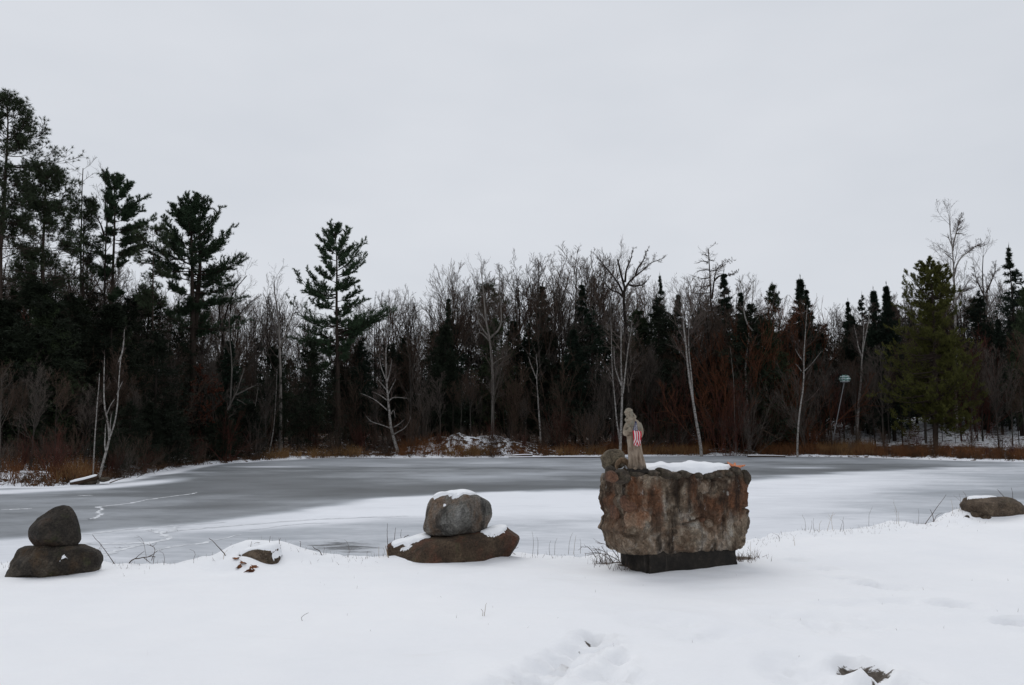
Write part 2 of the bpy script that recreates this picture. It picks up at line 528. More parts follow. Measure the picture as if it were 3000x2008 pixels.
# snow heaped over the half buried stones and against the rocks
mound(800, 1640, 0.66, 0.36, 0.23)
mound(700, 1652, 0.42, 0.26, 0.09)
mound(690, 1668, 0.30, 0.22, 0.13)
mound(2905, 1512, 0.95, 0.5, 0.26, 0.5)
mound(2800, 1522, 0.3, 0.3, 0.1, 0.5)
mound(1300, 1640, 0.95, 0.28, 0.12)
mound(1960, 1660, 0.9, 0.32, 0.05)
mound(160, 1672, 0.8, 0.2, 0.04)
# scuffed tracks in the foreground
for px, py, rx, ry, a, h in [(1745, 1872, .15, .05, -25, .05), (1725, 1893, .16, .07, 10, .04), (1690, 1918, .17, .09, 15, .035), (1650, 1945, .18, .1, 20, .035),
        (1600, 1972, .19, .1, 20, .035), (1555, 2000, .2, .1, 20, .04), (1500, 2035, .2, .1, 20, .04), (1770, 1900, .1, .06, -10, .03), (1790, 1925, .13, .05, -15, .03),
        (1800, 1960, .1, .07, -40, .03), (1755, 1985, .1, .1, -50, .035), (1830, 1995, .12, .09, -30, .03), (1810, 1935, .09, .05, -60, .03),
        (2528, 1946, .19, .09, -8, .05), (2590, 1985, .15, .09, 10, .045), (2560, 2010, .14, .08, 10, .04), (2640, 2005, .16, .08, -10, .03),
        (2478, 1697, .18, .07, -20, .035), (2533, 1715, .12, .06, -25, .03), (2610, 1722, .24, .08, -25, .04), (2418, 1665, .16, .06, -30, .03), (2330, 1634, .14, .07, -20, .03),
        (2795, 1770, .2, .07, -12, .04), (2985, 1817, .2, .07, 10, .05), (2640, 1760, .3, .05, -5, .02), (2480, 1766, .3, .05, 0, .02),
        (2360, 1820, .3, .22, 20, .03), (2360, 1960, .25, .2, -10, .035), (2500, 1810, .35, .15, 0, .025), (2080, 1862, .35, .1, -5, .02), (1950, 1825, .3, .12, 0, .02)]:
    dent(px, py, rx, ry, a, h)
bare(1748, 1872, .13, .022, -28, .85); bare(1722, 1892, .07, .03, 15, .35); bare(1702, 1900, .03, .02, 0, .45); bare(1590, 1995, .08, .03, 25, .3)
bare(2530, 1947, .19, .065, -4, .95); bare(2545, 1958, .12, .03, 8, .5); bare(2575, 1985, .09, .02, 0, .6); bare(2552, 1999, .06, .03, 45, .6)
bare(2476, 1696, .1, .012, -20, .55); bare(2533, 1714, .06, .012, -25, .75); bare(2610, 1722, .14, .02, -25, .42); bare(2798, 1770, .09, .014, -12, .8)
bare(2990, 1817, .06, .015, 10, .75); bare(2312, 1632, .06, .015, 0, .6); bare(1765, 1898, .07, .02, 10, .3)
# trampled bare soil round the pedestal
for px, py, rx, ry, a, am in [(1800, 1652, .30, .10, -28, .8), (1850, 1668, .2, .05, -25, .7), (2175, 1637, .16, .07, 20, .75), (2010, 1655, .6, .05, 21, .6)]:
    bare(px, py, rx, ry, a, am, 0.5)

def hN(x, y):
    x = np.asarray(x, float); y = np.asarray(y, float)
    e = edgeY(x) + 0.22 * n2(x, y * 0.0, 1.4, 3, 3)
    d = y - e
    z = 0.55 + 0.0 * x
    z = z - 0.10 * sstep(-2.5, 0.0, d) + 0.035 * n2(x, y, 0.6, 3, 11) + 0.008 * n2(x * 0.6, y, 5, 3, 12)
    z = z + 0.045 * n2(x, y, 2.2, 3, 14) * np.exp(-(d / 0.7) ** 2)
    for mx, my, rx, ry, h in MOUNDS:
        q = ((x - mx) / rx) ** 2 + ((y - my) / ry) ** 2
        z = z + h * np.exp(-q ** 1.4)
    for mx, my, rx, ry, a, h in DENTS:
        c, s = math.cos(a), math.sin(a)
        u, v = (x - mx) * c + (y - my) * s, -(x - mx) * s + (y - my) * c
        q = (u / rx) ** 2 + (v / ry) ** 2
        z = z - h * np.exp(-q ** 1.5) * (1 + 0.5 * n2(x, y, 14, 2, 21)) + h * 0.3 * np.exp(-(np.sqrt(q) - 1.45) ** 2 * 9)
    tr_ = np.zeros_like(z)
    for mx, my, rx, ry, a, h in DENTS[:17]:
        tr_ = np.maximum(tr_, np.exp(-((((x - mx) / (rx * 1.3)) ** 2 + ((y - my) / (rx * 1.3)) ** 2)) ** 2))
    z = z + 0.042 * tr_ * n2(x, y, 9, 4, 33)
    z = z - 0.9 * sstep(0.0, 1.0, d) - 0.5 * sstep(0.5, 6, d)
    return z

def bareN(x, y):
    b = np.zeros_like(x)
    for mx, my, rx, ry, a, am in BARE:
        c, s = math.cos(a), math.sin(a)
        u, v = (x - mx) * c + (y - my) * s, -(x - mx) * s + (y - my) * c
        q = (u / rx) ** 2 + (v / ry) ** 2
        b = np.maximum(b, am * 1.25 * np.exp(-q ** 1.6))
    return b

def axis(lo, f0, f1, hi, step, grow=1.25):
    c = list(np.arange(f0, f1 + 1e-6, step))
    s, v, left = step, f0, []
    while v > lo:
        s *= grow; v -= s; left.append(max(v, lo))
    s, v, right = step, c[-1], []
    while v < hi:
        s *= grow; v += s; right.append(min(v, hi))
    return np.array(left[::-1] + c + right)

xs, ys = axis(-80, -7.2, 9.8, 90, 0.05), axis(-90, 4.3, 15.2, 22, 0.043)
X, Y = np.meshgrid(xs, ys)
Z = hN(X, Y)
me = mesh("snowy_lawn", np.stack([X, Y, Z], -1), [grid_faces(len(xs), len(ys))], [MAT['lawn']])
setattr_f(me, "bare", bareN(X, Y))
kind(obj("snowy_lawn", me), "structure")

xs, ys = axis(-700, -45, 45, 700, 0.45, 1.2), axis(14, 24, 84, 1500, 0.42, 1.2)
X, Y = np.meshgrid(xs, ys)
Z = hF(X, Y)
me = mesh("forest_ground", np.stack([X, Y, Z], -1), [grid_faces(len(xs), len(ys))], [MAT['floor']])
PX, PY = to_px(X, Y, Z)
d = shore_d(X, Y)
cov = 0.27 + 0.0 * X
cov = np.maximum(cov, 0.50 * np.exp(-(((X + 3.2) / 6.3) ** 2) ** 2) * (1 - sstep(5, 10, d)))
cov = np.maximum(cov, 0.60 * sstep(2300, 2420, PX) * sstep(4, 8, d))
cov = np.maximum(cov, 0.66 * np.exp(-((PX - 1960) / 90) ** 2) * sstep(1, 3, d) * (1 - sstep(7, 14, d)))
cov = np.maximum(cov, 0.5 * (1 - sstep(250, 620, PX)) * (1 - sstep(6, 14, d)))
cov = np.maximum(cov, 0.75 * (1 - sstep(0.15, 0.8, np.abs(d - 0.1))))
setattr_f(me, "cover", cov)
kind(obj("forest_ground", me), "structure")

# ------------------------------------------------------------------ frozen pond
pys = np.concatenate([np.arange(1331, 1400, 1.0), np.arange(1400, 1700, 2.6)])
ys = np.array(sorted({round(on(1500, p)[1], 4) for p in pys} | {6.0, 8.0, 72.0}))
xs = axis(-75, -34, 40, 80, 0.32, 1.2)
X, Y = np.meshgrid(xs, ys)
PX, PY = to_px(X, Y, 0 * X)
band = np.interp(PX, [-400, 0, 150, 400, 560, 900, 1160, 1500, 1750, 2000, 2200, 2350, 2600, 2800, 3000, 3400],
                 [1600, 1578, 1566, 1545, 1532, 1492, 1456, 1440, 1433, 1418, 1402, 1394, 1380, 1368, 1360, 1352])
dy = PY - band                                      # pixels below the drift's far edge, used only to lay out the drift
thick = np.interp(PX, [0, 500, 900, 1500, 2000, 2400, 3000], [95, 34, 46, 72, 72, 56, 36])
cov = 0.28 + 0.10 * sstep(1405, 1360, PY) + 0.12 * n2(X, Y * 2.2, .10, 3, 91)
cov = cov - 0.17 * np.exp(-((PY - np.interp(PX, [300, 900, 1700, 2200], [1505, 1455, 1405, 1378])) / 17) ** 2) * sstep(350, 700, PX)
peak = np.interp(PX, [0, 450, 900, 1200, 2200, 2500, 2750, 3000], [0.78, 0.62, 0.84, 0.98, 0.92, 0.86, 0.66, 0.6])
low = np.interp(PX, [0, 450, 800, 1300, 1800, 2100, 2400, 2700, 3000], [0.74, 0.60, 0.54, 0.60, 0.70, 0.80, 0.76, 0.60, 0.50])
inb = sstep(-7, 9, dy + 5 * n2(X, Y, 0.5, 3, 41))
body = peak * (1 - sstep(thick * 0.75, thick * 1.25, dy)) + low * sstep(thick * 0.75, thick * 1.25, dy)
cov = cov * (1 - inb) + body * inb
near = edgeY(X) + 1.6 - Y
cov = np.maximum(cov, 0.62 * sstep(2600, 1600, PX * 0 + PX) * 0 + cov)
cov = cov - 0.13 * np.exp(-((PY - 1447) / 17) ** 2) * sstep(2450, 2800, PX) - 0.10 * np.exp(-((PY - 1395) / 8) ** 2) * sstep(2700, 2900, PX)
sd = -shore_d(X, Y)
cov = np.maximum(cov, 0.95 * (1 - sstep(0.4, 1.6, sd + 0.5 * n2(X, Y, 0.4, 2, 44))))
cov = np.maximum(cov, 0.92 * np.exp(-((PY - np.interp(PX, [0, 280, 560, 700], [1442, 1428, 1404, 1390])) / 8.5) ** 2) * (1 - sstep(430, 640, PX)))
cov = np.maximum(cov, 0.62 * np.exp(-((PY - 1368) / 4.0) ** 2) * np.exp(-((PX - 800) / 190) ** 2))
cov = np.maximum(cov, 0.55 * np.exp(-((PY - 1384) / 4.5) ** 2) * np.exp(-((PX - 520) / 160) ** 2))
cov = np.maximum(cov, 0.60 * np.exp(-((PY - 1371) / 4.0) ** 2) * np.exp(-((PX - 2360) / 110) ** 2))
cov = np.maximum(cov, 0.42 * np.exp(-((PY - 1350) / 5.0) ** 2))
wet = 0.75 * np.exp(-((PX - 1010) / 110) ** 2 - ((PY - 1603) / 24) ** 2) + 0.2 * np.exp(-((PX - 900) / 260) ** 2 - ((PY - 1600) / 45) ** 2)
wet = np.maximum(wet, 0.9 * np.exp(-((PX - 1120) / 50) ** 2 - ((PY - 1344) / 2.0) ** 2))
me = mesh("pond_ice", np.stack([X, Y, 0 * X], -1), [grid_faces(len(xs), len(ys))], [MAT['ice']])
setattr_f(me, "cover", cov)
setattr_f(me, "wet", wet)
ice = kind(obj("pond_ice", me), "structure")

def smooth_line(P, n=8):
    P = np.asarray(P, float)
    out = []
    Q = np.vstack([2 * P[0] - P[1], P, 2 * P[-1] - P[-2]])
    for i in range(1, len(Q) - 2):
        for t in np.linspace(0, 1, n, endpoint=False):
            a, b, c, d = Q[i - 1], Q[i], Q[i + 1], Q[i + 2]
            out.append(0.5 * (2 * b + (c - a) * t + (2 * a - 5 * b + 4 * c - d) * t * t + (3 * b - a - 3 * c + d) * t ** 3))
    out.append(P[-1])
    return np.array(out)

CR = lambda L: [(x * .5122, 1300 + y * .5122) for x, y in L]
rs = np.random.default_rng(5)
for L, w in [(CR([(1125, 280), (1085, 290), (870, 318), (720, 345), (565, 362), (585, 372), (558, 395), (575, 405), (548, 425), (510, 435)]), .05),
             (CR([(450, 527), (700, 495), (1000, 470), (1300, 450)]), .06), (CR([(2343, 415), (1800, 435), (1400, 465), (1050, 495), (925, 512), (970, 540), (880, 562), (700, 572), (450, 575)]), .07),
             (CR([(1020, 475), (980, 490), (1000, 500), (930, 512), (860, 497), (900, 493)]), .06), (CR([(560, 655), (660, 618), (760, 590), (960, 545)]), .07),
             (CR([(880, 625), (960, 595), (1150, 570), (1370, 522)]), .045), (CR([(560, 603), (690, 592), (780, 585)]), .04), (CR([(1400, 500), (1700, 462), (1880, 455)]), .035),
             (CR([(0, 380), (100, 376), (180, 372)]), .07), (CR([(440, 298), (530, 297)]), .06)]:
    P = smooth_line([on(*p) for p in L], 10)
    P[:, :2] += 0.03 * rs.standard_normal(P[:, :2].shape)
    T = np.gradient(P, axis=0)
    N = np.stack([-T[:, 1], T[:, 0]], 1)
    N /= np.linalg.norm(N, axis=1)[:, None] + 1e-9
    ww = w * (0.5 + rs.random(len(P))) * np.clip(np.minimum(np.arange(len(P)), np.arange(len(P))[::-1]) / 6 + .1, 0, 1)
    A, B = P.copy(), P.copy()
    # widen across the sight so that a hairline crack still has a body
    A[:, :2] += N * ww[:, None]; B[:, :2] -= N * ww[:, None]
    A[:, 2] = B[:, 2] = 0.004
    C = P.copy(); C[:, 2] = 0.010
    V = np.stack([A, C, B], 1).reshape(-1, 3)
    obj("ice_crack", mesh("ice_crack", V, [grid_faces(3, len(P))], [MAT['crack']]), ice)

# ------------------------------------------------------------------ stones
def resample(P, n):
    P = smooth_line(np.vstack([P, P[:1]]), 6)[:-1]
    Q = np.vstack([P, P[:1]])
    s = np.concatenate([[0], np.cumsum(np.linalg.norm(np.diff(Q, axis=0), axis=1))])
    t = np.linspace(0, s[-1], n, endpoint=False)
    return np.stack([np.interp(t, s, Q[:, k]) for k in range(Q.shape[1])], 1)

def pillow(name, outline, Y, depth, mat, parent=None, power=2.6, amp=0.02, freq=4.0, seed=0, nt=110, nf=52, facet=0.0, back=1.0, ext=0):
    """a solid stone: the outline (photo pixels at distance Y) is its silhouette in metres, rounded off to both sides in depth.
    Returns the object; its origin is at the stone's base."""
    if ext:                                        # the part hidden in the ground
        lo_, hi_ = min(p[1] for p in outline), max(p[1] for p in outline)
        outline = [(px, py + ext * float(sstep(lo_ + .55 * (hi_ - lo_), hi_, np.array(py)))) for px, py in outline]
    O = resample(np.array([at(px, py, Y)[[0, 2]] for px, py in outline]), nt)
    c = O.mean(0)
    ph = np.linspace(-math.pi / 2, math.pi / 2, nf)
    cs, sn = np.cos(ph), np.sin(ph)
    rad = np.abs(cs) ** (2 / power)
    yy = np.sign(sn) * np.abs(sn) ** (2 / power) * depth / 2
    yy = np.where(yy > 0, yy * back, yy)
    V = np.empty((nf, nt, 3))
    V[..., 0] = c[0] + (O[None, :, 0] - c[0]) * rad[:, None]
    V[..., 2] = c[1] + (O[None, :, 1] - c[1]) * rad[:, None]
    V[..., 1] = Y + yy[:, None]
    D = V - np.array([c[0], Y, c[1]])
    Nn = D / (np.linalg.norm(D, axis=-1, keepdims=True) + 1e-9)
    k = amp * fbm(V, freq, 5, seed)
    if facet:
        rng = np.random.default_rng(seed + 3)
        for _ in range(12):                        # broken planes, mostly on the faces rather than the outline
            n = rng.standard_normal(3) * np.array((.8, .3, .75)); n[1] -= 0.75; n /= np.linalg.norm(n)
            h = (D @ n)
            lim = np.quantile(h, 1 - rng.uniform(0.05, 0.16))
            over = np.clip(h - lim, 0, None)
            D = D - (over * sstep(.02, -.22 * depth, D[..., 1]))[..., None] * n * facet
        V = np.array([c[0], Y, c[1]]) + D
    V = V + Nn * k[..., None]
    base = np.array([c[0], Y, O[:, 1].min()])
    me = mesh(name, V - base, [grid_faces(nt, nf, True)], [MAT[mat]])
    o = obj(name, me, parent)
    o.location = base
    return o

def world_bvh(objs):
    V, Fc, off = [], [], 0
    bpy.context.view_layer.update()
    for o in objs:
        for v in o.data.vertices:
            V.append(o.matrix_world @ v.co)
        for p in o.data.polygons:
            Fc.append([off + i for i in p.vertices])
        off = len(V)
    return BVHTree.FromPolygons(V, Fc)

def snow_cap(objs, x0, x1, y0, y1, res, mask, thick, parent, floor=None, name="snow_cap"):
    "snow lying on what is under it: a height sheet dropped on the stones, thinning to nothing at its ragged rim"
    T = world_bvh(objs)
    xs, ys = np.arange(x0, x1, res), np.arange(y0, y1, res)
    X, Y = np.meshgrid(xs, ys)
    Zb = np.full(X.shape, -9.0)
    Nz = np.zeros(X.shape)
    for i in range(X.shape[0]):
        for j in range(X.shape[1]):
            h = T.ray_cast(Vector((X[i, j], Y[i, j], 6)), Vector((0, 0, -1)))
            if h[0] is not None:
                Zb[i, j] = h[0].z; Nz[i, j] = h[1].z
    M = mask(X, Y, Zb, Nz)
    M = np.where(Zb < -5, -1, M)
    if floor is not None:
        M = np.where(Zb < floor, -1, M)
    t = thick * np.sqrt(np.clip(M, 0, 1)) * (1 + 0.25 * n2(X, Y, 5, 3, 77))
    # settle: smooth the top of the snow
    top = np.where(M > 0, Zb + t, np.nan)
    S = top.copy()
    for _ in range(3):
        acc, cnt = np.zeros_like(S), np.zeros_like(S)
        for a in (-1, 0, 1):
            for b in (-1, 0, 1):
                r = np.roll(np.roll(S, a, 0), b, 1)
                ok = ~np.isnan(r)
                acc[ok] += r[ok]; cnt[ok] += 1
        S = np.where(np.isnan(S), np.nan, acc / np.maximum(cnt, 1))
    edge = M < 0.12
    Z = np.where(M > 0, np.where(edge, Zb - 0.006, np.maximum(S, Zb + 0.004)), np.nan)
    # a rim row just outside, tucked under the stone's surface
    out = np.isnan(Z)
    nb = np.zeros_like(out)
    for a in (-1, 0, 1):
        for b in (-1, 0, 1):
            nb |= ~np.roll(np.roll(out, a, 0), b, 1)
    rim = out & nb & (Zb > (-5 if floor is None else floor))
    Z = np.where(rim, Zb - 0.012, Z)
    q = grid_faces(len(xs), len(ys))
    ok = ~np.isnan(Z.ravel())
    q = q[ok[q].all(1)]
    if not len(q):
        return None
    used = np.unique(q)
    remap = np.full(Z.size, -1); remap[used] = np.arange(len(used))
    V = np.stack([X, Y, np.nan_to_num(Z)], -1).reshape(-1, 3)[used]
    bpy.context.view_layer.update()
    W = parent.matrix_world.inverted() if parent else Matrix()
    V = np.array([W @ Vector(v) for v in V])
    return obj(name, mesh(name, V, [remap[q]], [MAT['snow']]), parent)

K4 = lambda L: [(x * .19633, 1440 + y * .19633) for x, y in L]
K3 = lambda L: [(1100 + x * .19633, 1380 + y * .19633) for x, y in L]
# left pair
YL = 9.38
r = pillow("flat_rock", K4([(190, 1000), (195, 920), (250, 850), (400, 820), (700, 815), (1000, 815), (1200, 830), (1350, 880), (1430, 950), (1455, 1010), (1440, 1100), (1380, 1150),
                    (1100, 1190), (800, 1230), (560, 1260), (300, 1260), (200, 1230), (165, 1130)]), YL, 0.62, 'dark_rock', power=3.4, amp=0.022, freq=6, seed=3, facet=0.85, ext=30, nt=110, nf=60)
tag(r, "low dark brown rock lying under the upright rounded boulder at far left", "rock")
snow_cap([r], -5.9, -4.7, 8.9, 9.8, 0.012, lambda X, Y, Z, N: 0.9 - ((X + 5.14) / .05) ** 2 - ((Y - 9.2) / .06) ** 2 + 0.4 * n2(X, Y, 9, 2, 3), 0.014, r)
snow_cap([r], -5.9, -4.7, 8.9, 9.8, 0.012, lambda X, Y, Z, N: 0.9 - ((X + 5.17) / .06) ** 2 - ((Y - 9.09) / .02) ** 2 + 0.4 * n2(X, Y, 9, 2, 5), 0.012, r)
u = pillow("upright_boulder", K4([(930, 215), (1010, 235), (1060, 310), (1110, 430), (1150, 600), (1168, 740), (1120, 820), (1040, 880), (940, 900), (700, 880), (560, 845), (470, 790),
                      (425, 690), (435, 600), (490, 480), (590, 370), (740, 280)]), YL + 0.02, 0.46, 'dark_boulder', power=2.6, amp=0.012, freq=7, seed=11, facet=0.7, nt=110, nf=60)
tag(u, "dark egg shaped boulder standing on end on the low rock at far left", "boulder")
# middle pair
YM = 10.3
s = pillow("slab_rock", K3([(145, 1125), (250, 1085), (500, 1040), (700, 990), (900, 985), (1200, 950), (1500, 915), (1700, 890), (1930, 850), (2000, 890), (2080, 950), (2150, 1005), (2135, 1080), (2040, 1170),
                    (1900, 1250), (1650, 1300), (1400, 1320), (1200, 1290), (900, 1290), (600, 1300), (350, 1290), (210, 1270), (165, 1200)]), YM, 0.78, 'brown_slab', power=4.2, amp=0.014, freq=6, seed=21, facet=0.45, ext=55, nt=120, nf=60)
tag(s, "long rusty brown slab of rock under the grey boulder at the pond edge", "rock")
g = pillow("grey_boulder", K3([(950, 365), (1100, 345), (1250, 345), (1400, 350), (1500, 375), (1600, 415), (1700, 480), (1730, 580), (1720, 690), (1670, 790), (1640, 880), (1540, 925), (1300, 945), (1050, 965),
                     (880, 965), (740, 915), (708, 850), (730, 720), (760, 570), (820, 430)]), YM + 0.02, 0.62, 'grey_boulder', power=3.3, amp=0.018, freq=6, seed=33, facet=0.85, nt=120, nf=66)
tag(g, "big grey boulder with rust streaks and a snow cap on the long slab", "boulder")
bx0, bx1 = at(1240, 1500, YM)[0], at(1440, 1500, YM)[0]
cxm = at(1332, 1450, YM)[0]
snow_cap([g], bx0, bx1, YM - .35, YM + .35, 0.009, lambda X, Y, Z, N: 0.95 - ((X - cxm) / .29) ** 2 - ((Y - YM - .08) / .22) ** 2 + 0.3 * n2(X, Y, 6, 3, 8) - 3 * np.clip(.8 - N, 0, 1), 0.055, g)
sx0, sx1 = at(1125, 1500, YM)[0], at(1525, 1500, YM)[0]
sl, sr = at(1205, 1500, YM)[0], at(1448, 1500, YM)[0]
snow_cap([s], sx0, sx1, YM - .45, YM + .45, 0.012, lambda X, Y, Z, N: 0.9 - ((X - sl) / .30) ** 2 - ((Y - YM - .08) / .28) ** 2 + 0.15 * n2(X, Y, 5, 3, 9) - 3 * np.clip(.82 - N, 0, 1), 0.04, s)
snow_cap([s], sx0, sx1, YM - .45, YM + .45, 0.012, lambda X, Y, Z, N: 0.9 - ((X - sr) / .21) ** 2 - ((Y - YM - .03) / .3) ** 2 + 0.15 * n2(X, Y, 5, 3, 10) - 3 * np.clip(.82 - N, 0, 1), 0.04, s)
# half buried stone
K5 = lambda L: [(600 + x * .1707, 1540 + y * .1707) for x, y in L]
p0 = gp(760, 1652, 0.5)
hb = pillow("buried_rock", K5([(600, 480), (900, 385), (1060, 365), (1220, 360), (1275, 410), (1255, 500), (1320, 620), (1300, 690), (1240, 740), (1200, 700), (1130, 760), (900, 760), (700, 700), (560, 620)]),
            p0[1] - 0.10, 0.42, 'brown_rock', power=4.0, amp=0.012, freq=7, seed=41, facet=0.3, ext=25)
tag(hb, "brown rough rock half buried in a snow mound between the two boulder piles", "rock")
snow_cap([hb], p0[0] - .8, p0[0] + .8, p0[1] - .4, p0[1] + .4, 0.010, lambda X, Y, Z, N: 0.5 + 1.2 * (Y - p0[1] + 0.20) / .1 + 0.25 * n2(X, Y, 6, 2, 13), 0.03, hb, floor=0.55)
# right rock
K6 = lambda L: [(2700 + x * .12804, 1400 + y * .12804) for x, y in L]
YR = on(2900, 1500, 0.62)[1]
rr = pillow("low_rock", K6([(975, 640), (1060, 545), (1110, 480), (1250, 455), (1500, 440), (1800, 430), (2050, 445), (2180, 510), (2290, 570), (2325, 680), (2330, 800), (2100, 900), (1500, 900), (1100, 800)]),
            YR + .2, 0.7, 'brown_rock', power=3.4, amp=0.02, freq=4, seed=51, facet=0.3, ext=12)
tag(rr, "low rounded brown rock in a snow drift at the right edge of the picture", "rock")
q0, q1 = at(2855, 1460, YR)[0], at(2945, 1460, YR)[0]
snow_cap([rr], q0 - .3, q1 + .3, YR - .3, YR + .35, 0.02, lambda X, Y, Z, N: 1 - ((X - (q0 + q1) / 2) / ((q1 - q0) / 2)) ** 2 - ((Y - YR - .26) / .13) ** 2, 0.03, rr)
# soil clods and wet leaves breaking the snow in front of the half hidden rocks
def ground_hit(px, py):
    "where a pixel's sight line first meets the snowy lawn"
    Yd = np.arange(5.0, 17.0, .02)
    a, b = at(px, py, 5.0), at(px, py, 17.0)
    P = a + (b - a) * ((Yd - 5) / 12)[:, None]
    hit = np.nonzero(P[:, 2] <= hN(P[:, 0], P[:, 1]))[0]
    return P[hit[0]] if len(hit) else on(px, py, .5)
def clod(px, py, w, h, z, mat, seed, label):
    p = ground_hit(px, py)
    o = pillow("soil_clod", [(px + w * math.cos(a) * (1 + .25 * math.sin(3 * a + seed)), py - h * math.sin(a)) for a in np.linspace(0, 2 * math.pi, 12, endpoint=False)], p[1], w / F * p[1] * 1.6, mat,
               amp=0.012, freq=16, seed=seed, nt=36, nf=18)
    tag(o, label, "soil clod")
clod(2860, 1508, 19, 10, 0.66, 'brown_rock', 2, "larger tuft of bare brown soil in the snow drift below the right edge rock")
clod(2889, 1515, 14, 7, 0.64, 'brown_rock', 3, "right hand lump of bare brown soil in the drift below the right edge rock")
clod(2831, 1515, 8, 5, 0.63, 'cobble_dark', 4, "small left lump of dark soil in the drift below the right edge rock")
clod(2967, 1502, 10, 4, 0.68, 'cobble_dark', 5, "flat dark lump poking from the snow at the far right edge")

# ------------------------------------------------------------------ stone pedestal with the statue
MROT = math.radians(21.7)
UX, UY = np.array((math.cos(MROT), math.sin(MROT), 0)), np.array((-math.sin(MROT), math.cos(MROT), 0))
MC = np.array((2.008, 9.65, 0.53))                 # base centre of the pedestal
MW, MD, MZ0, MZ1 = 1.69, 0.72, 0.205, 1.135         # block width, depth, underside and top above the base
ped = thing("stone_pedestal", "rough block of stained rubble concrete on a dark plinth carrying the friar statue", "pedestal", MC, MROT)

def cube_sphere(n):
    V, Fq, off = [], [], 0
    t = np.linspace(-1, 1, n)
    A, B = np.meshgrid(t, t)
    for ax in range(3):
        for sg in (-1, 1):
            P = np.empty(A.shape + (3,))
            P[..., ax] = sg
            P[..., (ax + 1) % 3] = A if sg > 0 else -A
            P[..., (ax + 2) % 3] = B
            V.append(P.reshape(-1, 3)); Fq.append(grid_faces(n, n) + off); off += n * n
    return np.concatenate(V), np.concatenate(Fq)

V, Q = cube_sphere(112)
R_ = (np.abs(V) ** 14).sum(1) ** (1 / 14)
U = V / R_[:, None]
x, y, z = U[:, 0], U[:, 1], U[:, 2]
lowt = sstep(-0.25, -1.0, z)
wx = 1 - 0.06 * lowt + 0.02 * sstep(0.2, 1, z)
wy = 1 - 0.05 * lowt
P = np.stack([x * wx * MW / 2 - 0.04 * 1 - 0.02 * lowt, y * wy * MD / 2, MZ0 + (z + 1) / 2 * (MZ1 - MZ0)], 1)
Nn = U / np.linalg.norm(U, axis=1)[:, None]
disp = 0.020 * fbm(P, 2.2, 3, 61) + 0.013 * fbm(P, 6.5, 4, 62) + 0.010 * fbm(P, 17, 5, 63, 0.62)
# flutes left by the stones' joints run down the face; the lower quarter is pale and lumpy
disp -= 0.036 * np.clip(fbm(P * np.array((1, 1, 0.12)), 5.5, 2, 64), 0, 1) * sstep(0.35, 0.6, P[:, 2])
cell = fbm(P, 4.0, 2, 66)
disp += 0.012 * np.clip(1 - np.abs(cell) * 5, -1, 1) * -1
def crevice(cx, cz, lx, lz, ang, dep):
    c, s = math.cos(math.radians(ang)), math.sin(math.radians(ang))
    a, b_ = (P[:, 0] - cx) * c + (P[:, 2] - cz) * s, -(P[:, 0] - cx) * s + (P[:, 2] - cz) * c
    return -dep * np.exp(-((a / lx) ** 2 + (b_ / lz) ** 2) ** 1.5) * (y < -0.5)
MX = lambda cx: -MW / 2 - 0.04 + (cx - 265) / (1310 - 265) * MW          # crop column to block x
MZ = lambda cy: MZ1 - (cy - 640) / (1310 - 640) * (MZ1 - MZ0)
disp += crevice(MX(770), MZ(1065), 0.2, 0.024, 12, 0.075) + crevice(MX(930), MZ(705), 0.12, 0.02, -4, 0.06) + crevice(MX(1270), MZ(965), 0.1, 0.014, 4, 0.05)
disp += crevice(MX(850), MZ(760), 0.012, 0.12, 0, 0.035) + crevice(MX(680), MZ(850), 0.016, 0.25, 0, 0.03)
disp += -0.02 * np.exp(-((P[:, 2] - MZ(1000)) / 0.03) ** 2) * (x < -0.6) + 0.05 * np.exp(-(((P[:, 2] - MZ(1105)) / 0.035) ** 2)) * (x < -0.8) + 0.03 * np.exp(-(((P[:, 2] - MZ(880)) / 0.06) ** 2)) * (x < -0.8)
disp = np.where(z > 0.96, disp * 0.5, disp)
P = P + Nn * disp[:, None]
P[:, 2] += 0.012 * (P[:, 0]) * (z > 0.5)
bm = bmesh.new()
me = mesh("block", P, [Q], [MAT['rubble']])
bm.from_mesh(me); bmesh.ops.remove_doubles(bm, verts=bm.verts, dist=0.0005); bmesh.ops.recalc_face_normals(bm, faces=bm.faces); bm.to_mesh(me); bm.free()
block = obj("block", me, ped)

def chamfer_box(name, lo, hi, bev, mat, parent, wob=0.0, seed=0):
    bm = bmesh.new()
    bmesh.ops.create_cube(bm, size=1)
    for v in bm.verts:
        v.co = Vector([lo[i] + (v.co[i] + .5) * (hi[i] - lo[i]) for i in range(3)])
    bmesh.ops.bevel(bm, geom=bm.edges[:], offset=bev, segments=2, affect='EDGES')
    if wob:
        bmesh.ops.subdivide_edges(bm, edges=bm.edges[:], cuts=3, use_grid_fill=True)
        for v in bm.verts:
            v.co += Vector((wob * float(vnoise(np.array(v.co) * 6, seed)), wob * float(vnoise(np.array(v.co) * 6 + 9, seed)), 0))
    me = bpy.data.meshes.new(name); bm.to_mesh(me); bm.free()
    me.materials.append(MAT[mat])
    return obj(name, me, parent)
chamfer_box("plinth", (-0.64, -0.31, -0.25), (0.63, 0.30, 0.30), 0.03, 'plinth', ped, 0.022, 4)

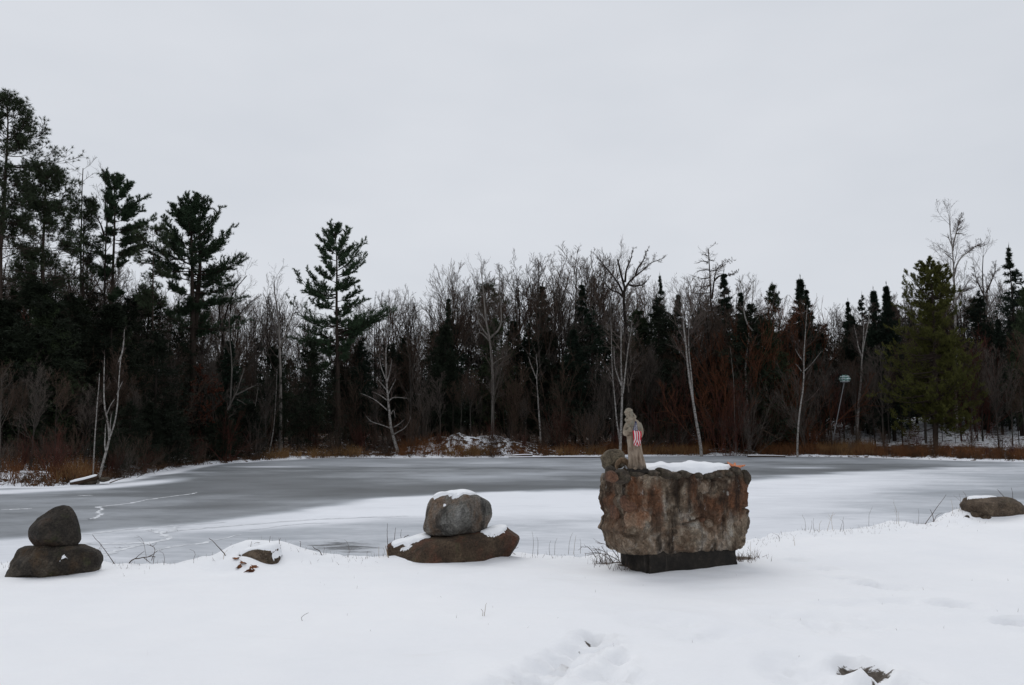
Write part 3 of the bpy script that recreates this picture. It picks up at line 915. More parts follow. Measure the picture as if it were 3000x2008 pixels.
def lump(name, c, r, mat, parent, seed, amp=0.16, flat=0.0, n=13, rot=0.0):
    "small rounded field stone, lumpy and lop-sided"
    V, Q = cube_sphere(n)
    U = V / np.linalg.norm(V, axis=1)[:, None]
    k = 1 + amp * fbm(U + seed * 3.1, 1.3, 3, seed)
    rng = np.random.default_rng(seed)
    for _ in range(5):
        nrm = rng.standard_normal(3); nrm /= np.linalg.norm(nrm)
        h = (U * k[:, None]) @ nrm
        k = np.where(h > 0.82, k * 0.82 / h, k)
    W = U * k[:, None] * np.array(r)
    c_, s_ = math.cos(rot), math.sin(rot)
    W = np.stack([W[:, 0] * c_ - W[:, 2] * s_, W[:, 1], W[:, 0] * s_ + W[:, 2] * c_], 1)
    me = mesh(name, W, [Q], [MAT[mat]])
    bm = bmesh.new(); bm.from_mesh(me); bmesh.ops.remove_doubles(bm, verts=bm.verts, dist=0.0004); bm.to_mesh(me); bm.free()
    return obj(name, me, parent, c)

FY = -MD / 2                                       # front face
# stones set along the rim and in the face (crop column, crop row, half width, half height in crop px, protrusion)
k = (MW / (1310 - 265))
STN = [(480, 640, 60, 26, .05, 'cobble_dark', .1), (660, 668, 50, 30, .05, 'cobble_dark', 0), (950, 672, 62, 26, .05, 'cobble_dark', 0), (1120, 660, 50, 30, .05, 'cobble_dark', 0), (340, 640, 70, 24, .05, 'cobble_dark', 0), (580, 645, 70, 40, .05, 'cobble_dark', -.3), (745, 655, 55, 32, .05, 'cobble_dark', 0), (855, 665, 48, 26, .045, 'cobble_dark', 0), (1040, 668, 60, 30, .05, 'cobble_dark', .1), (1195, 640, 44, 36, .05, 'cobble_dark', 0),
       (235, 660, 62, 52, .06, 'cobble_dark', .3), (150, 660, 40, 44, .04, 'cobble_rust', .4), (1290, 700, 30, 60, .03, 'cobble_dark', 0),
       (375, 1030, 112, 122, .06, 'cobble_pale', .1), (310, 880, 80, 70, .05, 'cobble_rust', 0), (915, 770, 84, 70, .045, 'rubble', 0), (290, 1200, 70, 46, .04, 'rubble', 0), (1190, 1080, 60, 50, .04, 'rubble', 0), (950, 1085, 55, 50, .04, 'rubble', -.5), (890, 1045, 30, 14, .03, 'cobble_rust', .2)]
for i, (cx, cy, hw, hh, pr, mt, rt) in enumerate(STN):
    rim = cy < 710
    lump("stone", (MX(cx), FY + (0.06 if rim else 0.075), MZ(cy) + (-0.005 if rim else 0)), (hw * k, 0.05 + pr if not rim else 0.11, hh * k), mt, ped, 200 + i, 0.14, rot=rt)
for i, (lx, ly, rx, rz, mt) in enumerate([(-.83, -.12, .08, .06, 'cobble_dark'), (-.85, .1, .08, .09, 'cobble_dark'), (-.86, -.2, .05, .05, 'cobble_dark'), (.74, .0, .08, .05, 'cobble_dark'), (.4, .28, .12, .06, 'cobble_dark'),
                                        (-.05, .3, .14, .05, 'cobble_dark'), (-.5, .28, .1, .06, 'cobble_tan'), (-.87, -.06, .05, .12, 'cobble_rust'), (-.86, .02, .05, .14, 'cobble_rust')]):
    lump("stone", (lx, ly, MZ1 - 0.02 - (0.42 if i > 6 else 0)), (rx, .09, rz), mt, ped, 300 + i, 0.15)

def loc2w(lx, ly, lz):
    return MC + UX * lx + UY * ly + np.array((0, 0, lz))
bpy.context.view_layer.update()
tops = [block] + [c for c in ped.children if c.name.startswith("stone")]
def mtop(X, Y, Z, N):
    lx = (X - MC[0]) * UX[0] + (Y - MC[1]) * UX[1]
    ly = (X - MC[0]) * UY[0] + (Y - MC[1]) * UY[1]
    front = ly + MD / 2 - 0.05 + 0.05 * n2(lx, ly * 0, 5, 2, 19) + 0.04 * np.exp(-((lx + 0.18) / .06) ** 2)
    m = np.minimum(front / 0.10, (0.34 - ly) / 0.08)
    m = np.minimum(m, np.minimum((lx + 0.57) / 0.10, (0.60 - lx) / 0.06 + 0.3 * n2(lx, ly, 8, 2, 4)))
    return np.clip(m, -1, 1)
snow_cap(tops, 0.95, 3.15, 8.8, 10.5, 0.016, mtop, 0.085, ped, floor=MC[2] + MZ1 - 0.1)

# tan boulder on the back left corner, curled stone, orange ornament with its stone
K1 = lambda L: [(1740 + x * .3443, 1160 + y * .3443) for x, y in L]
tb = pillow("tan_boulder", K1([(55, 520), (95, 480), (130, 458), (190, 452), (240, 470), (265, 515), (270, 580), (230, 615), (120, 625), (80, 610), (65, 560)]), 9.63, 0.34, 'tan_rock', power=3.2, amp=0.012, freq=8, seed=71, nt=60, nf=34, facet=0.7)
tag(tb, "tan angular boulder on the back left corner of the pedestal behind the statue", "boulder")

def tube_path(P, R, k=14, cap=True):
    P = np.asarray(P, float); n = len(P)
    T = np.gradient(P, axis=0); T /= np.linalg.norm(T, axis=1)[:, None] + 1e-9
    ref = np.array((0.31, 0.93, 0.2)); 
    A = np.cross(T, ref); A /= np.linalg.norm(A, axis=1)[:, None] + 1e-9
    B = np.cross(T, A)
    th = np.linspace(0, 2 * math.pi, k, endpoint=False)
    R = np.asarray(R, float)
    V = P[:, None] + (A[:, None] * np.cos(th)[None, :, None] + B[:, None] * np.sin(th)[None, :, None]) * R[:, None, None]
    V = V.reshape(-1, 3)
    f = [grid_faces(k, n, True)]
    if cap:
        V = np.vstack([V, P[:1], P[-1:]])
        j = np.arange(k); j2 = (j + 1) % k
        f.append(np.stack([np.full(k, n * k), j2, j], 1)); f.append(np.stack([np.full(k, n * k + 1), (n - 1) * k + j, (n - 1) * k + j2], 1))
    return V, f
th = np.linspace(math.radians(-10), math.radians(200), 26)
cp = at(*K1([(245, 600)])[0], 9.22)
ring = np.stack([0.072 * np.cos(th), 0.02 * np.sin(th * 1.5), 0.075 * np.sin(th)], 1) - np.array((0, 0, 0.0))
rad = 0.030 + 0.008 * np.sin(th * 1.3) ; rad[:3] *= (.5, .75, .9); rad[-4:] *= (.95, .8, .6, .35)
Vv, Ff = tube_path(ring, rad)
Vv = Vv + 0.004 * fbm(Vv, 30, 3, 6)[:, None]
tag(obj("curled_stone", mesh("curled_stone", Vv, Ff, [MAT['cobble_tan']]), None, cp - np.array((0, 0, 0.01))), "tan arched stone curled beside the statue's foot on the pedestal", "stone")
oc = loc2w(0.66, -0.27, MZ1 + 0.050)
# five fingered orange ornament: a puffed star with curled arms
nt, nr = 60, 12
tt = np.linspace(0, 2 * math.pi, nt, endpoint=False)
arm = 0.036 + 0.088 * np.clip(np.cos(2.5 * tt) ** 2, 0, 1) ** 1.6 * np.interp(np.floor((tt + .62) / (2 * math.pi / 5)) % 5, range(5), [1.1, .7, .85, 1.0, .75])
rows = []
for j in range(nr):
    a = math.pi * j / (nr - 1)
    rr_ = np.sin(a) ** 0.8 * arm
    zz = 0.014 * math.cos(a) + 2.2 * rr_ ** 2
    rows.append(np.stack([rr_ * np.cos(tt), rr_ * np.sin(tt) * 0.9, zz], 1))
Vv = np.concatenate(rows)
o = obj("orange_ornament", mesh("orange_ornament", Vv, [grid_faces(nt, nr, True)], [MAT['shell_orange']]), None, oc)
o.rotation_euler = (math.radians(20), math.radians(8), math.radians(10))
tag(o, "faded orange starfish shaped ornament lying at the right end of the pedestal top", "ornament")
lump("stone", (0.70, -0.04, MZ1 + 0.02), (.075, .08, .06), 'cobble_dark', ped, 401, 0.12)

# ---- the statue: cast as one body, remeshed into one continuous skin
S_ = 0.000578
def sx(cx): return (cx - 440) * S_
def sz(cy): return (1385 - cy) * S_
parts_V, parts_F, off = [], [], 0
def addp(V, f):
    global off
    V = np.asarray(V, float).reshape(-1, 3)
    parts_V.append(V)
    for q in f:
        q = np.asarray(q) + off
        if q.shape[1] == 4:
            q = np.concatenate([q[:, [0, 1, 2]], q[:, [0, 2, 3]]])
        parts_F.append(q)
    off += len(V)
def loft(rings, k=72, fold=None):
    rings = np.array(rings, float)           # z, cx, cy, rx, ry
    zz = np.linspace(rings[0, 0], rings[-1, 0], 60)
    R = [np.interp(zz, rings[:, 0], rings[:, i]) for i in range(1, 5)]
    t = np.linspace(0, 2 * math.pi, k, endpoint=False)
    V = np.empty((60, k, 3))
    m = np.ones((60, k))
    if fold is not None:
        m = fold(zz[:, None], t[None, :])
    V[..., 0] = R[0][:, None] + R[2][:, None] * np.cos(t) * m
    V[..., 1] = R[1][:, None] + R[3][:, None] * np.sin(t) * m
    V[..., 2] = zz[:, None]
    V = np.vstack([V.reshape(-1, 3), [[R[0][0], R[1][0], zz[0]]], [[R[0][-1], R[1][-1], zz[-1]]]])
    j = np.arange(k); j2 = (j + 1) % k
    addp(V, [grid_faces(k, 60, True), np.stack([np.full(k, 60 * k), j2, j], 1), np.stack([np.full(k, 60 * k + 1), 59 * k + j, 59 * k + j2], 1)])
def blob(c, r, rot=None, k=20, shape=None):
    V, Q = cube_sphere(k)
    U = V / np.linalg.norm(V, axis=1)[:, None]
    W = U * np.array(r)
    if shape is not None:
        W = shape(U, W)
    if rot is not None:
        W = W @ np.array(rot.to_matrix()).T
    addp(W + np.array(c), [Q])
def limb(P, R):
    V, f = tube_path(smooth_line(P, 8), np.interp(np.linspace(0, 1, len(smooth_line(P, 8))), np.linspace(0, 1, len(R)), R), 18)
    addp(V, f)
def folds(zz, t):
    lowa = sstep(0.36, 0.05, zz)
    w = 0.10 * np.sin(7 * t + 1.2 + 5.0 * zz) + 0.06 * np.sin(11 * t + 0.4 - 7 * zz) + 0.03 * np.sin(17 * t + 2)
    for a0, sl, wd, dp in ((4.45, -1.6, .10, .22), (4.95, 2.2, .10, .20), (3.9, -.3, .09, .16), (5.5, .5, .09, .16)):
        w = w - dp * np.exp(-((t - a0 - sl * (zz - .12)) / wd) ** 2) * sstep(0.34, 0.16, zz)
    return 1 + w * (0.45 + 0.75 * lowa)
loft([(0.012, 0.000, 0, .098, .080), (.06, -.002, 0, .094, .078), (.14, -.010, 0, .086, .072), (.24, -.022, 0, .080, .066), (.33, -.032, 0, .077, .06), (.385, -.036, 0, .074, .056), (.43, -.034, 0, .080, .060),
      (.48, -.034, 0, .088, .066), (.525, -.034, .004, .086, .064), (.56, -.040, .004, .064, .052), (.59, -.052, 0, .04, .038), (.615, -.06, -.005, .032, .032)], fold=folds)
# shoulder cape, cut off level above the elbows
loft([(.484, -.034, .004, .096, .078), (.50, -.034, .004, .098, .078), (.53, -.036, .004, .090, .07), (.56, -.040, .004, .070, .056), (.585, -.05, .0, .045, .042)], fold=lambda zz, t: 1 + 0.03 * np.sin(9 * t + 1))
# rolled hood round the neck, heavier behind
tt = np.linspace(0, 2 * math.pi, 40)
hood = np.stack([-.066 + .050 * np.cos(tt), .008 + .046 * np.sin(tt), .590 + .016 * np.sin(tt) + .018 * np.cos(tt)], 1)
V, f = tube_path(hood, .017 + .008 * np.clip(np.sin(tt + .7), 0, 1), 14, False); addp(V, f)
blob((-.034, .036, .610), (.034, .028, .046))
# arms in wide sleeves, forearms brought together before the chest
limb([(.028, .0, .535), (.046, -.006, .48), (.046, -.022, .425), (.020, -.062, .418), (-.022, -.080, .446)], [.030, .032, .036, .031, .021])
limb([(-.100, .0, .525), (-.122, -.012, .47), (-.128, -.028, .425), (-.118, -.066, .430), (-.096, -.086, .452)], [.030, .031, .034, .029, .020])
limb([(-.132, -.036, .42), (-.138, -.044, .392)], [.028, .014])
limb([(.046, -.03, .41), (.044, -.04, .375)], [.032, .016])
# hands: palms with fingers laid over one another, holding a small bird to the chest
blob((-.062, -.092, .455), (.030, .014, .018)); blob((-.088, -.094, .466), (.028, .014, .018))
for i in range(4):
    limb([(-.060 - .004 * i, -.103, .466 - .010 * i), (-.082, -.110, .470 - .010 * i), (-.102, -.105, .470 - .010 * i)], [.0065, .0062, .005])
    limb([(-.098, -.104, .486 - .008 * i), (-.078, -.112, .490 - .008 * i)], [.006, .005])
limb([(-.054, -.096, .470), (-.060, -.104, .486), (-.072, -.104, .494)], [.0075, .007, .005])
blob((-.110, -.085, .502), (.026, .022, .020)); blob((-.122, -.096, .522), (.013, .013, .013)); limb([(-.095, -.08, .498), (-.068, -.072, .512)], [.012, .005])
# head bowed to the left and down: skull, ringed hair, ears, brow, nose, cheeks, beard
from mathutils import Euler
hr = Euler((math.radians(20), math.radians(-12), math.radians(-24)))
hc = Vector((-.083, -.012, .648))
def H(v): return np.array(hc + hr.to_matrix() @ Vector(v))
blob(hc, (.043, .051, .058), hr)
blob(H((0, -.012, -.030)), (.033, .038, .034), hr)
blob(H((0, .012, .018)), (.046, .050, .044), hr)                       # hair mass
V, f = tube_path(np.array([H((.042 * math.cos(a), .004 + .047 * math.sin(a), .026 - .010 * math.sin(a) + .003 * math.sin(7 * a))) for a in np.linspace(0, 2 * math.pi, 60)]), .0095 + .002 * np.sin(np.linspace(0, 60, 60)), 12, False); addp(V, f)
limb([H((0, -.052, .012)), H((0, -.067, -.010)), H((0, -.055, -.016))], [.005, .009, .005])
for sgn in (-1, 1):
    limb([H((sgn * .032, -.044, .012)), H((sgn * .017, -.055, .015)), H((sgn * .006, -.054, .010))], [.005, .006, .005])
    blob(H((sgn * .017, -.045, -.001)), (.0075, .006, .005), hr)
    blob(H((sgn * .020, -.040, -.018)), (.013, .012, .013), hr)
    blob(H((sgn * .045, .004, -.004)), (.006, .012, .016), hr)
limb([H((-.013, -.050, -.030)), H((0, -.054, -.029)), H((.013, -.050, -.030))], [.003, .0045, .003])
blob(H((0, -.040, -.050)), (.026, .022, .024), hr)
# rope belt with a hanging end
tt = np.linspace(0, 2 * math.pi, 44)
V, f = tube_path(np.stack([-.036 + .079 * np.cos(tt), .061 * np.sin(tt), .385 + 0 * tt], 1), np.full(44, .006), 8, False); addp(V, f)
limb([(-.062, -.062, .385), (-.066, -.070, .30), (-.060, -.078, .20)], [.006, .006, .008])
# feet
blob((-.035, -.088, .016), (.022, .032, .014)); blob((.030, -.086, .016), (.022, .032, .014))
V = np.concatenate(parts_V); Fs = np.concatenate(parts_F)
raw = mesh("raw", V, [Fs], [MAT['statue']])
tmp = bpy.data.objects.new("raw", raw); COL.objects.link(tmp)
md = tmp.modifiers.new("r", 'REMESH'); md.mode = 'VOXEL'; md.voxel_size = 0.0038
sm = tmp.modifiers.new("s", 'SMOOTH'); sm.factor = 0.5; sm.iterations = 1
bpy.context.view_layer.update()
body = bpy.data.meshes.new_from_object(tmp.evaluated_get(bpy.context.evaluated_depsgraph_get()))
bpy.data.objects.remove(tmp); bpy.data.meshes.remove(raw)
body.polygons.foreach_set("use_smooth", np.ones(len(body.polygons), bool))
if not body.materials: body.materials.append(MAT['statue'])
body.name = "figure"
SP = at(1866, 1377, 9.13)
st = thing("friar_statue", "weathered cast stone statue of a robed friar with bowed head, standing on the pedestal", "statue", SP, 0.0, scale=1.0)
obj("figure", body, st)
chamfer_box("base_slab", (-.108, -.118, -.03), (.118, .09, .016), .008, 'plinth', st, 0.004, 8)

# ---- flag hung over the statue's forearm
def flag_pt(u, v):
    "u across 0..1, v down 0..1, in statue-local metres"
    cy = 418 + v * (905 - 418)
    l = np.interp(v, [0, .12, .37, .42, .7, 1], [402, 385, 343, 338, 352, 360])
    r_ = np.interp(v, [0, .12, .37, .42, .55, .7, 1], [424, 432, 440, 505, 512, 505, 488])
    cx = l + (r_ - l) * u
    dep = np.interp(v, [0, .2, .37, .5, 1], [-.080, -.108, -.122, -.124, -.108])
    return np.stack([sx(cx), dep + 0.009 * np.sin(u * 15 + 1.0) * np.interp(v, [0, .3, 1], [.3, .8, 1.2]), sz(cy) + 0.006 * np.sin(u * 9) * v], -1)
nu, nv = 43, 40
u, v = np.meshgrid(np.linspace(0, 1, nu), np.linspace(0, 1, nv))
P = flag_pt(u, v)
q = grid_faces(nu, nv)
uc, vc = (np.arange(nu - 1)[None, :] + .5) / (nu - 1) + 0 * np.arange(nv - 1)[:, None], (np.arange(nv - 1)[:, None] + .5) / (nv - 1) + 0 * np.arange(nu - 1)[None, :]
sh = np.where(vc > .74, uc * 7 + (vc - .74) * 9 * np.where(uc < .5, 1, -1), uc * 7)
mi = np.where(vc < .385, 2, np.where(np.floor(sh).astype(int) % 2 == 0, 0, 1)).ravel()
fl = thing("flag", "small red white and blue flag draped over the statue's forearm", "flag", SP)
for nm, idx, mt in (("canton", 2, 'flag_navy'), ("stripes", None, None)):
    sel = (mi == 2) if idx == 2 else (mi != 2)
    ff = q[sel]
    used = np.unique(ff); rm = np.full(nu * nv, -1); rm[used] = np.arange(len(used))
    V0 = P.reshape(-1, 3)[used]
    V2 = np.vstack([V0, V0 + np.array((0, .0025, 0))])
    f2 = np.concatenate([rm[ff], (rm[ff] + len(V0))[:, ::-1]])
    if idx == 2:
        canton = obj(nm, mesh(nm, V2, [f2], [MAT['flag_navy']]), fl)
    else:
        obj(nm, mesh(nm, V2, [f2], [MAT['flag_red'], MAT['flag_white']], mi=np.tile(mi[sel], 2)), fl)
sv, sf = [], []
for i, vv in enumerate(np.linspace(.10, .35, 8)):
    for uu in np.linspace(.12, .88, max(2, int(2 + vv * 13))) + (0.04 if i % 2 else 0):
        c = flag_pt(np.array(uu), np.array(vv)) + np.array((0, -.0025, 0))
        b0 = len(sv)
        for a in range(10):
            rr_ = .0046 if a % 2 == 0 else .0019
            sv.append(c + np.array((rr_ * math.sin(a * math.pi / 5), 0, rr_ * math.cos(a * math.pi / 5))))
        sv.append(c)
        sf += [(b0 + 10, b0 + a, b0 + (a + 1) % 10) for a in range(10)]
so = kind(obj("stars", mesh("stars", np.array(sv), [np.array(sf)], [MAT['flag_white']], False), canton), "stuff")

# ------------------------------------------------------------------ plant geometry
UP = np.array((0, 0, 1.0))
def nrm(a): return a / (np.linalg.norm(a, axis=-1, keepdims=True) + 1e-9)

def tubes(P, R, k=3):
    "P (N,n,3), R (N,n) -> verts, quads of N tapered tubes"
    N, n, _ = P.shape
    T = nrm(np.gradient(P, axis=1))
    ref = np.array((0.53, 0.31, 0.19))
    A = nrm(np.cross(T, ref)); B = np.cross(T, A)
    th = np.linspace(0, 2 * math.pi, k, endpoint=False)
    V = P[:, :, None] + (A[:, :, None] * np.cos(th)[:, None] + B[:, :, None] * np.sin(th)[:, None]) * R[:, :, None, None]
    base = (np.arange(N) * n * k)[:, None, None]
    i = (np.arange(n - 1) * k)[None, :, None]
    j = np.arange(k)[None, None, :]; j2 = (j + 1) % k
    q = np.stack([base + i + j, base + i + j2, base + i + k + j2, base + i + k + j], -1).reshape(-1, 4)
    return V.reshape(-1, 3), q

class Bag:
    "collects pieces of one mesh"
    def __init__(s): s.V, s.F, s.n = [], [], 0
    def add(s, V, f):
        s.V.append(V); s.F.append(f + s.n); s.n += len(V)
    def tube(s, P, R, k=3): s.add(*tubes(P, R, k))
    def mesh(s, name, mats, smooth=True):
        V = np.concatenate(s.V)
        q = [f for f in s.F if f.shape[1] == 4]; t = [f for f in s.F if f.shape[1] == 3]
        fs = ([np.concatenate(q)] if q else []) + ([np.concatenate(t)] if t else [])
        return mesh(name, V, fs, mats, smooth)

def spawn(rng, P, R, m, t0, t1, ang, L, n=4, trop=0.0, wander=0.1, r0=0.6, rtip=0.006, taper=0.6, lvar=0.3, flat=0.0, absL=False, rmax=1.0, lmin=0.0):
    "m children along every parent polyline"
    N, np_, _ = P.shape
    idx = np.repeat(np.arange(N), m)
    t = t0 + (t1 - t0) * ((np.tile(np.arange(m), N) + rng.random(N * m)) / m)
    s = np.clip(t * (np_ - 1), 0, np_ - 1.001); i = s.astype(int); f = (s - i)[:, None]
    pos = P[idx, i] * (1 - f) + P[idx, i + 1] * f
    rad = R[idx, i] * (1 - f[:, 0]) + R[idx, i + 1] * f[:, 0]
    T = nrm(P[idx, i + 1] - P[idx, i])
    W = rng.standard_normal((N * m, 3)); W[:, 2] *= (1 - flat)
    pr = nrm(np.cross(T, W))
    if flat:
        pr[:, 2] *= (1 - flat); pr = nrm(pr)
    a = np.radians(ang) * (1 + 0.25 * rng.standard_normal(N * m))[:, None]
    d = T * np.cos(a) + pr * np.sin(a)
    pl = np.linalg.norm(np.diff(P, axis=1), axis=2).sum(1)
    ln = (L if absL else L * pl[idx]) * (1 - taper * (t - t0) / max(t1 - t0, 1e-6)) * (1 + lvar * (rng.random(N * m) * 2 - 1))
    ln = np.maximum(ln, lmin * (0.7 + 0.6 * rng.random(N * m)))
    out = np.empty((N * m, n, 3)); out[:, 0] = pos
    for j in range(1, n):
        d = nrm(d + trop * UP + wander * rng.standard_normal(d.shape))
        out[:, j] = out[:, j - 1] + d * (ln / (n - 1))[:, None]
    rr = np.minimum(rad * r0, rmax)
    Rr = rr[:, None] + (rtip - rr)[:, None] * np.linspace(0, 1, n)[None]
    return out, np.maximum(Rr, rtip), t

def blades(bag, rng, P, D, l, w, lvar=0.35):
    "needle/leaf faces: one slim triangle from each point along each direction"
    N = len(P)
    S = nrm(np.cross(D, rng.standard_normal((N, 3))))
    l = l * (1 + lvar * (rng.random(N) * 2 - 1))[:, None]
    V = np.stack([P - S * w / 2, P + S * w / 2, P + D * l], 1).reshape(-1, 3)
    bag.add(V, np.arange(N * 3).reshape(-1, 3))

def tufts(bag, rng, tw, ts, nb, l, w, spread=0.8, lift=0.15):
    "needles round twigs tw (N,n,3) at parameters ts, pointing outward and forward"
    N, n, _ = tw.shape
    for t in ts:
        s = min(t * (n - 1), n - 1.001); i = int(s); f = s - i
        p = tw[:, i] * (1 - f) + tw[:, i + 1] * f
        T = nrm(tw[:, i + 1] - tw[:, i])
        p = np.repeat(p, nb, 0); T = np.repeat(T, nb, 0)
        D = nrm(T * 0.9 + spread * rng.standard_normal(T.shape) + lift * UP)
        blades(bag, rng, p, D, l, w)

def trunk_line(rng, H, lean=0.03, n=14, wob=0.012):
    t = np.linspace(0, 1, n)
    P = np.zeros((1, n, 3)); P[0, :, 2] = t * H
    for a in (0, 1):
        P[0, :, a] = lean * H * rng.standard_normal() * t ** 1.4 + np.cumsum(rng.standard_normal(n)) * wob * H / n ** .5 * t
    return P

def ordinal_labels(what, pxs, LM=None):
    "names each repeat by the tree or thing one can find next to it"
    LM = LM or [(10, "the left edge pine"), (122, "the second tufted pine"), (245, "the pale larch spire"), (303, "the low forking birch"), (335, "the one sided pine"), (450, "the short tufted pine"), (566, "the broad white pine"),
          (680, "the crooked leaning grey tree"), (822, "the straight grey trunk"), (988, "the lone white pine"), (1130, "the spreading birch"), (1306, "the broad dark cedar"), (1440, "the bent crowned grey tree"), (1578, "the short forked birch"),
          (1703, "the slim spruce left of the statue"), (1838, "the hardwood above the statue"), (1935, "the slender open spruce"), (2030, "the leaning twin birch"), (2082, "the feathery larch"), (2205, "the pale crooked birch"),
          (2256, "the pointed green spruce"), (2350, "the tall slim birch"), (2475, "the teal ball"), (2525, "the open V birch"), (2597, "the sharpest spruce spire"), (2740, "the olive pine"), (2797, "the very tall birch"), (2890, "the oval crowned hardwood"), (2957, "the tall open spruce")]
    by = {}
    for i, p in enumerate(pxs):
        j = min(range(len(LM)), key=lambda q: abs(LM[q][0] - p))
        by.setdefault((j, p < LM[j][0]), []).append((abs(LM[j][0] - p), i))
    out = [None] * len(pxs)
    for (j, left), lst in by.items():
        lst.sort()
        for k_, (_, i) in enumerate(lst):
            o_ = "" if len(lst) == 1 else ("nearest ", "second ", "third ", "fourth ", "fifth ", "sixth ", "seventh ", "eighth ", "ninth ", "tenth ", "eleventh ", "twelfth ")[k_]
            out[i] = f"{o_}{what} {'left' if left else 'right'} of {LM[j][1]}"
    return out

def tree_obj(name, label, cat, loc, parts, group=None, rotz=0.0, scale=None):
    r = thing(name, label, cat, loc, rotz, group, scale)
    for nm, me in parts:
        o = obj(nm, me, r)
        if nm == "twigs":
            kind(o, "stuff")
    return r

# ---- prototypes (built about 10 m high, then scaled)
def bare_proto(seed, H=10, limbs=15, r=0.115, t0=0.3, ang=42, L=0.42, trop=0.16, m2=7, m3=5, m4=3, fork=True, up=0.14, bark='bark_grey', twig='twig_grey', wander=0.13):
    rng = np.random.default_rng(seed)
    T = trunk_line(rng, H * 0.93)
    R = np.linspace(r, 0.02, 14)[None] ** 1.0
    l1, r1, _ = spawn(rng, T, R, limbs, t0, 0.97, ang, L, 7, trop, wander, 0.62, 0.012, 0.62)
    l2, r2, _ = spawn(rng, l1, r1, m2, 0.2, 0.98, 40, 0.42, 5, up, wander, 0.6, 0.008, 0.5)
    l3, r3, _ = spawn(rng, l2, r2, m3, 0.2, 1.0, 38, 0.5, 4, up, wander, 0.65, 0.006, 0.4)
    l4, r4, _ = spawn(rng, l3, r3, m4, 0.25, 1.0, 36, 0.55, 2, up * 0.6, wander, 0.7, 0.0045, 0.3)
    tr, cr = Bag(), Bag()
    tr.tube(T, R, 8); tr.tube(l1, r1, 5)
    cr.tube(l2, r2, 4); cr.tube(l3, r3, 3); cr.tube(l4, r4, 3)
    return [("trunk", tr.mesh("trunk", [MAT[bark]])), ("crown", cr.mesh("crown", [MAT[twig]]))]

def spruce_proto(seed, H=10, W=1.5, nb=150, droop=-0.10, ang=80, mat='needle_spruce', t0=0.08, power=0.85, bl=0.20, bw=0.045, sub=11, lam=9, ragged=0.35, top=0.006):
    "narrow spire: whorled boughs, each with flat side sprays set with needles"
    rng = np.random.default_rng(seed)
    T = trunk_line(rng, H, 0.012, 14, 0.004)
    R = np.linspace(0.12, 0.012, 14)[None]
    t = np.sort(t0 + (0.975 - t0) * rng.random(nb) ** 0.95)
    z = t * H
    az = rng.random(nb) * 2 * math.pi
    ln = W * ((1 - t) / (1 - t0)) ** power * (1 + ragged * (rng.random(nb) * 2 - 1)) + top * H * 0.5
    pos = np.stack([np.interp(z, T[0, :, 2], T[0, :, 0]), np.interp(z, T[0, :, 2], T[0, :, 1]), z], 1)
    n = 5
    out = np.empty((nb, n, 3)); out[:, 0] = pos
    el = np.radians(90 - ang) + 0.75 * sstep(0.72, 1.0, t) + 0.12 * rng.standard_normal(nb)
    d = np.stack([np.cos(az) * np.cos(el), np.sin(az) * np.cos(el), np.sin(el)], 1)
    for j in range(1, n):
        d = nrm(d + (droop if j < 3 else -droop * 1.2) * UP + 0.06 * rng.standard_normal(d.shape))
        out[:, j] = out[:, j - 1] + d * (ln / (n - 1))[:, None]
    Rb = np.linspace(0.018, 0.005, n)[None].repeat(nb, 0)
    tw, rt, _ = spawn(rng, out, Rb, sub, 0.08, 1.0, 52, 0.42, 3, -0.06, 0.12, 0.7, 0.004, 0.55, flat=0.55)
    tr, cr = Bag(), Bag()
    tr.tube(T, R, 7); tr.tube(out, Rb, 3)
    per = max(2, lam // 3)
    tip = T[:, -3:].copy()
    tufts(cr, rng, tip, (0.2, .35, 0.5, .65, 0.8), 10, bl * 0.55, bw * 0.7, 0.7, 0.4)
    blades(cr, rng, tip[0, -1:].repeat(6, 0) - UP * .1, nrm(UP + .12 * rng.standard_normal((6, 3))), .3, .03)
    tufts(cr, rng, tw, (0.2, 0.55, 0.95), per, bl, bw, 0.6, 0.0)
    tufts(cr, rng, out, (0.25, 0.45, 0.65, 0.85, 1.0), 4, bl * 1.1, bw, 0.6, 0.0)
    return [("trunk", tr.mesh("trunk", [MAT['bark_dark']])), ("crown", cr.mesh("crown", [MAT[mat]], False))]

